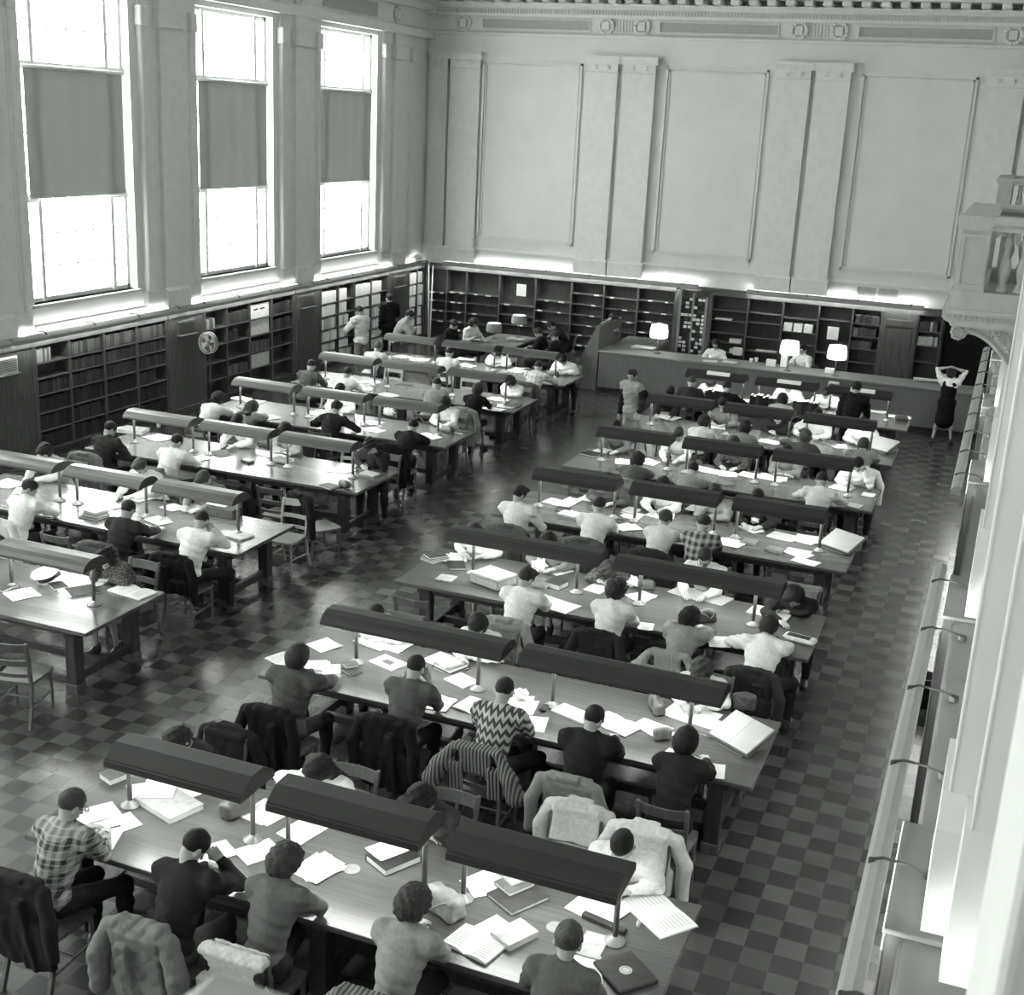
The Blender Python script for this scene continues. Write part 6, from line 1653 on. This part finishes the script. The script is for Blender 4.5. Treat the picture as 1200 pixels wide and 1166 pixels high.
# nearest left table
T_ = 'L1'
o = empty('uniform_cap'); m = MB().lathe([(.09, 0), (.095, .045), (.1, .05)], n=24); m.build('band', BOOKM[3], o, True); MB().lathe([(.098, .045), (.15, .075), (.148, .085), (.1, .095), (.0, .097)], n=28).build('crown', MAGM[4], o, True)
MB().prism([(-.08, -.06), (.08, -.06), (.06, -.14), (0, -.165), (-.06, -.14)], .0, .008, 2).build('visor', INK, o)
place(o, 55, 682, T_, 160, 'pale peaked uniform cap', 'cap'); o.rotation_euler[0] = -.25; o.location[2] += .045
bookc(68, 687, T_, -30, .2, .15, .03, 1, 'small dark purse beside the cap'); sheets(29, 695, T_, -25, 2, .28, .24); bookc(4, 688, T_, 0, .2, .22, .03, 0, 'black book by the lamp post'); sheets(88, 692, T_, -30, 2, .3, .3); bookc(97, 692, T_, -35, .26, .3, .02, 0, 'black folder under papers by the lamp post'); sheets(108, 683, T_, -10, 2); openbook(155, 693, T_, -8, .23, .25, .03, 7)
T_ = 'L2'
stack(112, 605, T_, -10, 4, .28, .24, (4, 7, 3, 7)); sheets(8, 567, T_, -20, 3, .3, .3); sheets(30, 575, T_, 20, 2); sheets(55, 560, T_, -10, 2, .3, .2); sheets(160, 582, T_, -10, 2, .3, .25); sheets(203, 594, T_, -14, 1, .26, .24); bookc(225, 596, T_, -14, .26, .24, .03, 7, 'white folded papers')
o = empty('file_box'); MB().cbox(-.2, .2, -.11, .11, 0, .12, .006).build('box', BOOKM[2], o); place(o, 263, 603, T_, -2, 'dark file box with papers on top', 'box'); sheets(258, 600, T_, -4, 2, .3, .2, z=.122, lab='white papers lying on the dark file box')
bookc(281, 628, T_, -12, .26, .24, .02, 7, 'white folder with stickers'); sheets(130, 592, T_, -25, 2, .28, .22); openbook(185, 610, T_, -20, .16, .2)
T_ = 'L3'
sheets(150, 503, T_, 20, 3, .36, .3); bookc(157, 505, T_, 10, .4, .3, .05, 7, 'white bulky pile of pages'); sheets(184, 512, T_, -15, 3, .36, .28); bookc(258, 531, T_, -16, .3, .22, .02, 1, 'dark flat folder'); sheets(243, 533, T_, -10, 2)
o = empty('telephone_case'); MB().cbox(-.1, .1, -.06, .06, 0, .035, .01).build('case', BOOKM[1], o); MB().cbox(-.07, .07, -.03, .03, .035, .042, .004).build('plate', MAGM[4], o); place(o, 290, 541, T_, -20, 'small dark case with a pale plate', 'case')
openbook(318, 533, T_, -14, .2, .22); stack(328, 541, T_, -16, 2, .3, .22, (7, 4)); sheets(402, 550, T_, -8, 2, .3, .24); bookc(434, 555, T_, -10, .26, .18, .02, 7, 'white notebook near the table end'); bag(404, 570, T_, -30, .24, .13, .08, LEATH, 'dark flat purse', False); bookc(386, 570, T_, -15, .24, .2, .025, 1, 'dark book beside the purse')
o = MB().lathe([(.03, 0), (.035, .1), (.012, .13), (.012, .16)], n=12).build('bottle', PAPER2, smooth=True); place(o, 186, 500, T_, 0, 'small white bottle behind the papers', 'bottle')
T_ = 'L4'
for px, py, r in ((283, 466, -20), (300, 470, 10), (316, 488, -15), (372, 484, -10), (390, 486, 14), (436, 495, -12), (440, 503, -8)): sheets(px, py, T_, r, 2, .3, .24)
openbook(503, 511, T_, -20, .2, .22); bag(524, 506, T_, -10, .24, .14, .09, LEATH, 'black handbag', False); crump(456, 487, T_, .1, 'pale plastic bag'); bookc(540, 507, T_, -10, .2, .16, .03, 3, 'dark book at the table end')
T_ = 'L5'
bookc(474, 452, T_, -14, .3, .26, .02, 1, 'dark folder lying flat')
for px, py, r in ((382, 440, -15), (425, 455, -8), (432, 447, 12), (455, 462, -10), (582, 467, -12), (581, 479, -6), (595, 474, 20)): sheets(px, py, T_, r, 2, .32, .24)
stack(602, 474, T_, -20, 2, .2, .2, (3, 4))
T_ = 'L6'
for px, py, r in ((470, 418, -12), (490, 421, 10), (548, 428, -10), (600, 436, -14), (612, 432, 8), (545, 420, 0)): sheets(px, py, T_, r, 2, .34, .24)
bag(648, 440, T_, 0, .24, .14, .1, LEATH, 'black handbag', False); bookc(620, 434, T_, -14, .24, .2, .03, 1, 'dark book by the lamp')
# ---- counter and study table
def on(o, px, py, z, rot, lab, cat):
    p = at(px, py, z); o.location = (p[0], p[1], z+.001); o.rotation_euler = (0, 0, math.radians(rot)); tag(o, lab, cat); return o
def pile(n, w, h, th=.012):
    o = empty('paper_pile')
    for k in range(n):
        a = rnd.uniform(-.2, .2); V, F = sheet_mesh(w, h, .004); ca, sa = math.cos(a), math.sin(a)
        link('sheet', [(x*ca-y*sa, x*sa+y*ca, z+th*k) for x, y, z in V], F, PAPER if k % 2 else PAPER2, o, True)
    return o
on(pile(4, .5, .34, .015), 754, 409, .921, 0, 'bulky newspaper pile beside the left counter lamp', 'papers')
on(pile(3, .5, .3, .02), 1085, 447, .921, 0, 'wide pile of white papers at the right of the counter', 'papers'); on(pile(6, .35, .3, .025), 1108, 447, .921, 0, 'taller white pile beside the woman in black', 'papers')
on(pile(2, .3, .24), 855, 425, .921, 0, 'white papers before the clerk in glasses', 'papers'); on(pile(2, .3, .2), 832, 424, .921, 10, 'paper under the hands of the clerk in glasses', 'papers')
for px, py, lab in ((880, 425, 'small white cup left of the middle counter lamp'), (886, 424, 'second white cup left of the middle counter lamp')):
    on(MB().lathe([(.03, 0), (.04, .09), (.036, .09), (.028, .005)], n=14).build('cup', PAPER, smooth=True), px, py, .921, 0, lab, 'cup')
for px, py, w, h, lab in ((903, 429, .2, .14, 'crumpled white parcel on the counter'), (918, 430, .14, .34, 'upright white box under the middle counter lamp'), (972, 437, .2, .1, 'small white card box before the right counter lamp'), (864, 416, .2, .16, 'white box file beside the clerk in glasses')):
    on(MB().cbox(-w/2, w/2, -.07, .07, 0, h, .01).build('box', PAPER2), px, py, .921, 5, lab, 'box')
o = empty('notice', (-3.05, 26.405, .77)); MB().cbox(-.11, .11, -.004, 0, -.06, .07, .001).build('sheet', MAGM[1], o); tag(o, 'small notice stuck on the counter front below the right lamp', 'notice')
on(pile(3, .4, .3, .02), 604, 399, .751, 0, 'heap of papers under the right study lamp', 'papers'); on(pile(2, .3, .2), 563, 399, .751, 0, 'white papers at the near edge of the study table', 'papers')
# ================================================================== LIGHT
wd = bpy.data.worlds.new('sky'); S.world = wd; wd.use_nodes = True
bg = wd.node_tree.nodes['Background']; bg.inputs[0].default_value = (.97, 1, .97, 1); bg.inputs[1].default_value = 24.0
for c in BAYS:
    l = bpy.data.lights.new('window_portal', 'AREA'); l.shape = 'RECTANGLE'; l.size = 2.6; l.size_y = 4.9; l.cycles.is_portal = True
    o = bpy.data.objects.new('window_portal', l); COL.objects.link(o); o.location = (-14.72, c, 4.96); o.rotation_euler = (math.pi/2, 0, -math.pi/2)
S.view_settings.view_transform = 'Standard'; S.view_settings.look = 'None'; S.view_settings.exposure = 0.25; S.view_settings.gamma = 1; S.view_settings.use_curve_mapping = False
# ================================================================== make every label single out one thing
def finish_labels():
    by = {}
    for o in THINGS: by.setdefault(o['label'], []).append(o)
    W_ = ['first', 'second', 'third', 'fourth', 'fifth', 'sixth', 'seventh', 'eighth', 'ninth']
    bpy.context.view_layer.update()
    for lab, os_ in by.items():
        if len(os_) < 2: continue
        gs = {o.get('group') for o in os_}
        if len(gs) == 1 and None not in gs and len(os_) > 3: continue
        os_.sort(key=lambda o: to_px(o.matrix_world.translation)[0])
        for k, o in enumerate(os_[:9]):
            o['label'] = lab+', '+W_[k]+' from left'
finish_labels()
long_ = [o['label'] for o in THINGS if len(o['label'].split()) > 16]
for l in long_: print('LONG', l)
print('ERR', ERR)
